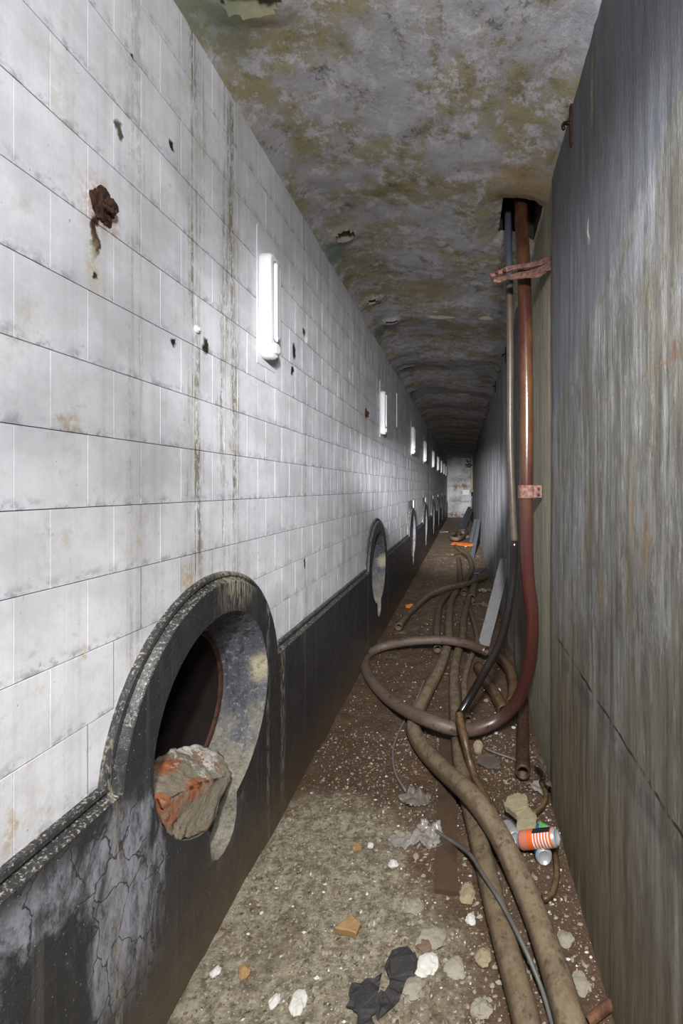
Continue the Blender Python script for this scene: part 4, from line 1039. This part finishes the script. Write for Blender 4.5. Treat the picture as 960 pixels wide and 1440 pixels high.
# ---- flat irregular pieces with thickness
def slab(name, c, pts, th, mat, rot, label, cat, seed=1.0, rough=.006, group=None):
    bm = bmesh.new()
    base = []
    n = len(pts)
    for i in range(n):
        a, b = Vector((*pts[i], 0)), Vector((*pts[(i + 1) % n], 0))
        for k in range(4):
            p = a.lerp(b, k / 4); p += Vector((noise.noise(p * 50 + Vector((seed, 0, 0))), noise.noise(p * 50 + Vector((0, seed, 5))), 0)) * rough; base.append(p)
    top = [bm.verts.new(p + Vector((0, 0, th / 2 + rough * .5 * noise.noise(p * 30)))) for p in base]
    ins = [bm.verts.new(p * .80 + Vector((0, 0, th * .62 + rough * noise.noise(p * 40)))) for p in base]
    bot = [bm.verts.new(p * .92 + Vector((0, 0, -th / 2))) for p in base]
    m = len(base)
    for k in range(m):
        k2 = (k + 1) % m; bm.faces.new((top[k], top[k2], ins[k2], ins[k])); bm.faces.new((bot[k], bot[k2], top[k2], top[k]))
    bm.faces.new(ins); bm.faces.new(bot[::-1]); bmesh.ops.triangulate(bm, faces=[f for f in bm.faces if len(f.verts) > 4])
    bmesh.ops.recalc_face_normals(bm, faces=bm.faces)
    o = bmobj(name, bm, mat); o.location = c; o.rotation_euler = rot
    return tag(o, label, cat, group)
slab('concrete_chunk', G(732, 1150, .062), [(-.055, .085), (-.01, .105), (.03, .095), (.035, .04), (.065, .0), (.06, -.055), (.015, -.085), (-.02, -.06), (-.015, 0), (-.07, .045)], .028, M['chunk'], (.22, -.06, -.1), 'flat jagged sandy concrete chunk leaning against the orange can', 'concrete chunk', 2.0)
slab('ochre_stone', G(490, 1304, .012), [(-.042, -.012), (.035, -.028), (.038, .005), (.0, .034)], .02, M['stoneo'], (0, .05, 0), 'ochre triangular flat stone on the grit', 'stone', 3.0, group='loose stones')
slab('tar_cloth', G(558, 1372, .006), [(-.03, .07), (.02, .08), (.055, .05), (.06, .0), (.03, -.03), (.005, -.08), (-.04, -.11), (-.055, -.07), (-.015, -.03), (-.04, .02)], .010, M['tar'], (0, 0, 0), 'black tarred rag with a tail, larger one on the grit', 'rag', 5.0, .012)
slab('tar_cloth', G(521, 1408, .006), [(-.05, .05), (.03, .06), (.02, .02), (.05, -.01), (.0, -.04), (.02, -.09), (-.05, -.10), (-.03, -.03), (-.065, .0)], .008, M['tar'], (0, 0, .2), 'smaller black tarred rag at the bottom of the picture', 'rag', 8.0, .012)
slab('orange_piece', G(576, 853, .012), [(-.045, -.03), (.02, -.05), (.03, -.015), (.055, .0), (.045, .035), (.0, .045), (.0, .01), (-.05, .03)], .02, M['orange'], (.35, 0, 0), 'small orange plastic piece beside the open-ended hose', 'plastic piece', 9.0, .004)
slab('green_wrapper', G(763, 1167, .06), [(-.025, -.02), (.03, -.025), (.02, .02), (-.01, .03)], .003, M['green'], (.4, .1, 0), 'scrap of green wrapper behind the orange can', 'wrapper', 4.0, .006)
slab('torn_sheet', G(616, 748, .02), [(-.28, .1), (.1, .2), (.35, .0), (.05, -.2), (-.2, -.1)], .02, M['stoneg'], (.05, 0, 0), 'pale flat sheet on the floor far down by the dado', 'sheet', 6.0, .05)
slab('dark_plate', G(687, 1072, .012), [(-.05, .06), (.03, .05), (.06, .0), (.05, -.06), (-.02, -.05), (-.06, 0)], .012, M['scrap'], (.1, 0, .2), 'dark flat plate half buried beside the rusted pipe', 'plate', 7.5, .008)

# ---- stones
ST = [(553, 1216, .020, 'stonew', 'square white stone above the ochre stone'), (521, 1190, .013, 'stonew', 'small bright white stone near the clear film'), (600, 1358, .034, 'stonew', 'large whitish stone right of the black rag'),
      (420, 1410, .028, 'stonew', 'round whitish stone at the bottom left of the grit'), (657, 1254, .036, 'stonet', 'tall tan stone touching the straight hose'), (606, 1318, .042, 'stoneg', 'flat grey stone slab above the whitish stone'),
      (596, 1328, .026, 'stoneb', 'dark brown stone beside the flat grey slab'), (793, 1320, .030, 'stoneg', 'pale flat stone right of the thick hose'), (815, 1381, .028, 'stoneg', 'grey flat stone near the bottom right wall foot'),
      (679, 1347, .024, 'stonet', 'tan block-like stone left of the straight hose'), (583, 1272, .028, 'stoneg', 'grey stone left of the tall tan stone'), (661, 1293, .018, 'stonew', 'narrow whitish chip below the tall tan stone'),
      (502, 1193, .018, 'stoneo', 'yellowish stone left of the small white stone'), (343, 1367, .020, 'stoneo', 'yellow and white stone near the dado foot'), (585, 1204, .014, 'stonet', 'small tan stone right of the square white stone'),
      (771, 1267, .010, 'stonew', 'white pebble below the cans'), (640, 1362, .030, 'stoneg', 'grey lump right of the large whitish stone'), (580, 1390, .034, 'stoneg', 'grey slab below the black rag'),
      (676, 1420, .024, 'stoneg', 'grey stone at the bottom edge left of the hose'), (303, 1372, .016, 'stonew', 'white crumb at the foot of the dado'), (386, 1408, .016, 'stonew', 'white crumb left of the round whitish stone'),
      (790, 1173, .010, 'stonew', 'white crumb behind the orange can end'), (697, 1032, .012, 'stonew', 'pale chip just outside the loop'), (700, 970, .020, 'stonew', 'white chip inside the right of the loop'),
      (722, 1024, .012, 'stonew', 'white crumb beside the rusted pipe'), (590, 1043, .020, 'stonet', 'tan pebble under the start of the thick tan hose'), (683, 985, .018, 'stonet', 'flat pale chip between loop and black rubber'),
      (655, 768, .05, 'stonew', 'white lump just in front of the orange board'), (642, 747, .055, 'stonew', 'round white lump beside the far coil of hose')]
for i, (px, py, r, m, lab) in enumerate(ST):
    fl = .30 if r > .025 else .55
    p = G(px, py, r * .2); p.z = floor_h(p.x, p.y) + r * fl * .55
    o = lump('stone', p, (r, r * random.uniform(.75, 1.15), r * fl), M[m], i * 1.37 + 2, 3, .45, 1.1, rot=Matrix.Rotation(random.uniform(0, 3), 3, 'Z'))
    tag(o, lab, 'stone', 'loose stones')

# ---- crumpled sheets
def crumple(name, c, w, d, hgt, mat, seed, label, cat, n=26, rot=(0, 0, 0), fr=16, alpha_edge=True):
    vs, fs = [], []
    keep = {}
    for j in range(n):
        for i in range(n):
            u, v = i / (n - 1) * 2 - 1, j / (n - 1) * 2 - 1
            q = Vector((u * w * fr, v * d * fr, seed))
            z = hgt * (0.5 + abs(noise.noise(q)) * 1.3 + .5 * abs(noise.noise(q * 2.3)))
            vs.append((u * w + .12 * w * noise.noise(q * .8 + Vector((3, 0, 0))), v * d + .12 * d * noise.noise(q * .8 + Vector((0, 5, 0))), z - hgt * .45))
    for j in range(n - 1):
        for i in range(n - 1):
            u, v = (i + .5) / (n - 1) * 2 - 1, (j + .5) / (n - 1) * 2 - 1
            if math.hypot(u, v) > .82 + .35 * noise.noise(Vector((u * 2, v * 2, seed * 3))): continue
            a = j * n + i; fs.append((a, a + 1, a + n + 1, a + n))
    o = obj(name, vs, fs, mat, None, True); o.location = c; o.rotation_euler = rot
    md = o.modifiers.new('thickness', 'SOLIDIFY'); md.thickness = .0015
    return tag(o, label, cat)
crumple('crumpled_sheet', G(584, 1126, .0), .085, .07, .035, M['greyrag'], 3.1, 'crumpled muddy grey sheet at the end of the thin wire', 'sheet')
crumple('clear_film', G(603, 1180, .0), .075, .075, .05, M['clear'], 5.7, 'torn clear plastic film beside the black cable', 'film')
crumple('clear_film', G(565, 1185, .0), .06, .05, .02, M['clear'], 8.7, 'flat scrap of clear plastic film left of the torn one', 'film')
crumple('clear_film', G(757, 1108, .01), .06, .06, .03, M['clear'], 2.2, 'shiny clear film below the open end of the rusted pipe', 'film')
crumple('torn_scrap', Vector((.365, 2.06, .12)), .06, .10, .03, M['scrap'], 6.4, 'dark torn sheet leaning on the foot of the right wall', 'sheet', rot=(1.2, .15, 1.35))
crumple('crumpled_wrapper', G(678, 852, .0), .12, .10, .05, M['greyrag'], 9.9, 'pale crumpled wrapper left of the leaning board', 'wrapper')
crumple('crumpled_wrapper', G(682, 832, .0), .13, .11, .05, M['stoneg'], 12.3, 'greyish crumpled wrapper behind the crossing hose', 'wrapper')

# ---- crumbs nobody could count
def crumbs(name, n, mat, rmin, rmax, fy, label, seed):
    rc = random.Random(seed); vs, fs = [], []
    k = 0
    while k < n:
        y = fy(rc); x = rc.uniform(-.79, .40)
        if rc.random() > .35 + .9 * (0.5 + noise.noise(Vector((x * 3.5, y * 3.5, seed)))): continue
        k += 1
        r = rmin * (rmax / rmin) ** (rc.random() ** 2.2); z = floor_h(x, y) + r * .25
        b = len(vs); a = rc.uniform(0, 6.28); e = rc.uniform(.6, 1.4)
        for q in range(5):
            t = a + q * 6.283 / 5; s = rc.uniform(.7, 1.2); vs.append((x + r * e * s * math.cos(t), y + r / e * s * math.sin(t), z - r * .3 + rc.uniform(-.2, .2) * r))
        vs.append((x + rc.uniform(-.3, .3) * r, y + rc.uniform(-.3, .3) * r, z + r * rc.uniform(.3, .7)))
        for q in range(5): fs.append((b + q, b + (q + 1) % 5, b + 5))
    o = obj(name, vs, fs, mat); tag(o, label, 'debris', None, 'stuff'); return o
near = lambda rc: 0.9 + 1.7 * rc.random()
allf = lambda rc: 0.9 + 9 * rc.random() ** 1.6
crumbs('white_crumbs', 2600, M['stonew'], .0014, .008, allf, 'white crumbs of plaster scattered over the mud', 11)
crumbs('grey_crumbs', 5200, M['stoneg'], .0016, .010, near, 'grey grit and gravel on the near floor', 12)
crumbs('tan_crumbs', 3000, M['stonet'], .0016, .009, allf, 'tan chips of mortar scattered over the floor', 13)
crumbs('dark_crumbs', 3200, M['stoneb'], .0016, .009, near, 'dark brown chips in the near grit', 14)

# ---- joint cover strips down the tiled wall
def joint_strip(name, y, w, z0, z1, mat, label):
    vs, fs = [], []; n = 24
    for i in range(n + 1):
        z = z0 + (z1 - z0) * i / n; e = .006 * noise.noise(Vector((y, z * 6, 0)))
        vs += [(XT - .004, y - w / 2 + e, z), (XT + .007, y - w / 2 + .006 + e, z), (XT + .007, y + w / 2 - .006 + e, z), (XT - .004, y + w / 2 + e, z)]
    for i in range(n):
        for k in range(3): a = 4 * i + k; fs.append((a, a + 1, a + 5, a + 4))
    o = struct(obj(name, vs, [f[::-1] for f in fs], mat)); o['label'] = label
joint_strip('trim_1', 10.1, .09, .77, 2.80, M['rustpipe'], 'rust brown strip down the tiled wall past the fourth light')
joint_strip('trim_2', 5.45, .035, 2.20, 2.62, M['palepatch'], 'pale broken strip high on the tiles past the second light')
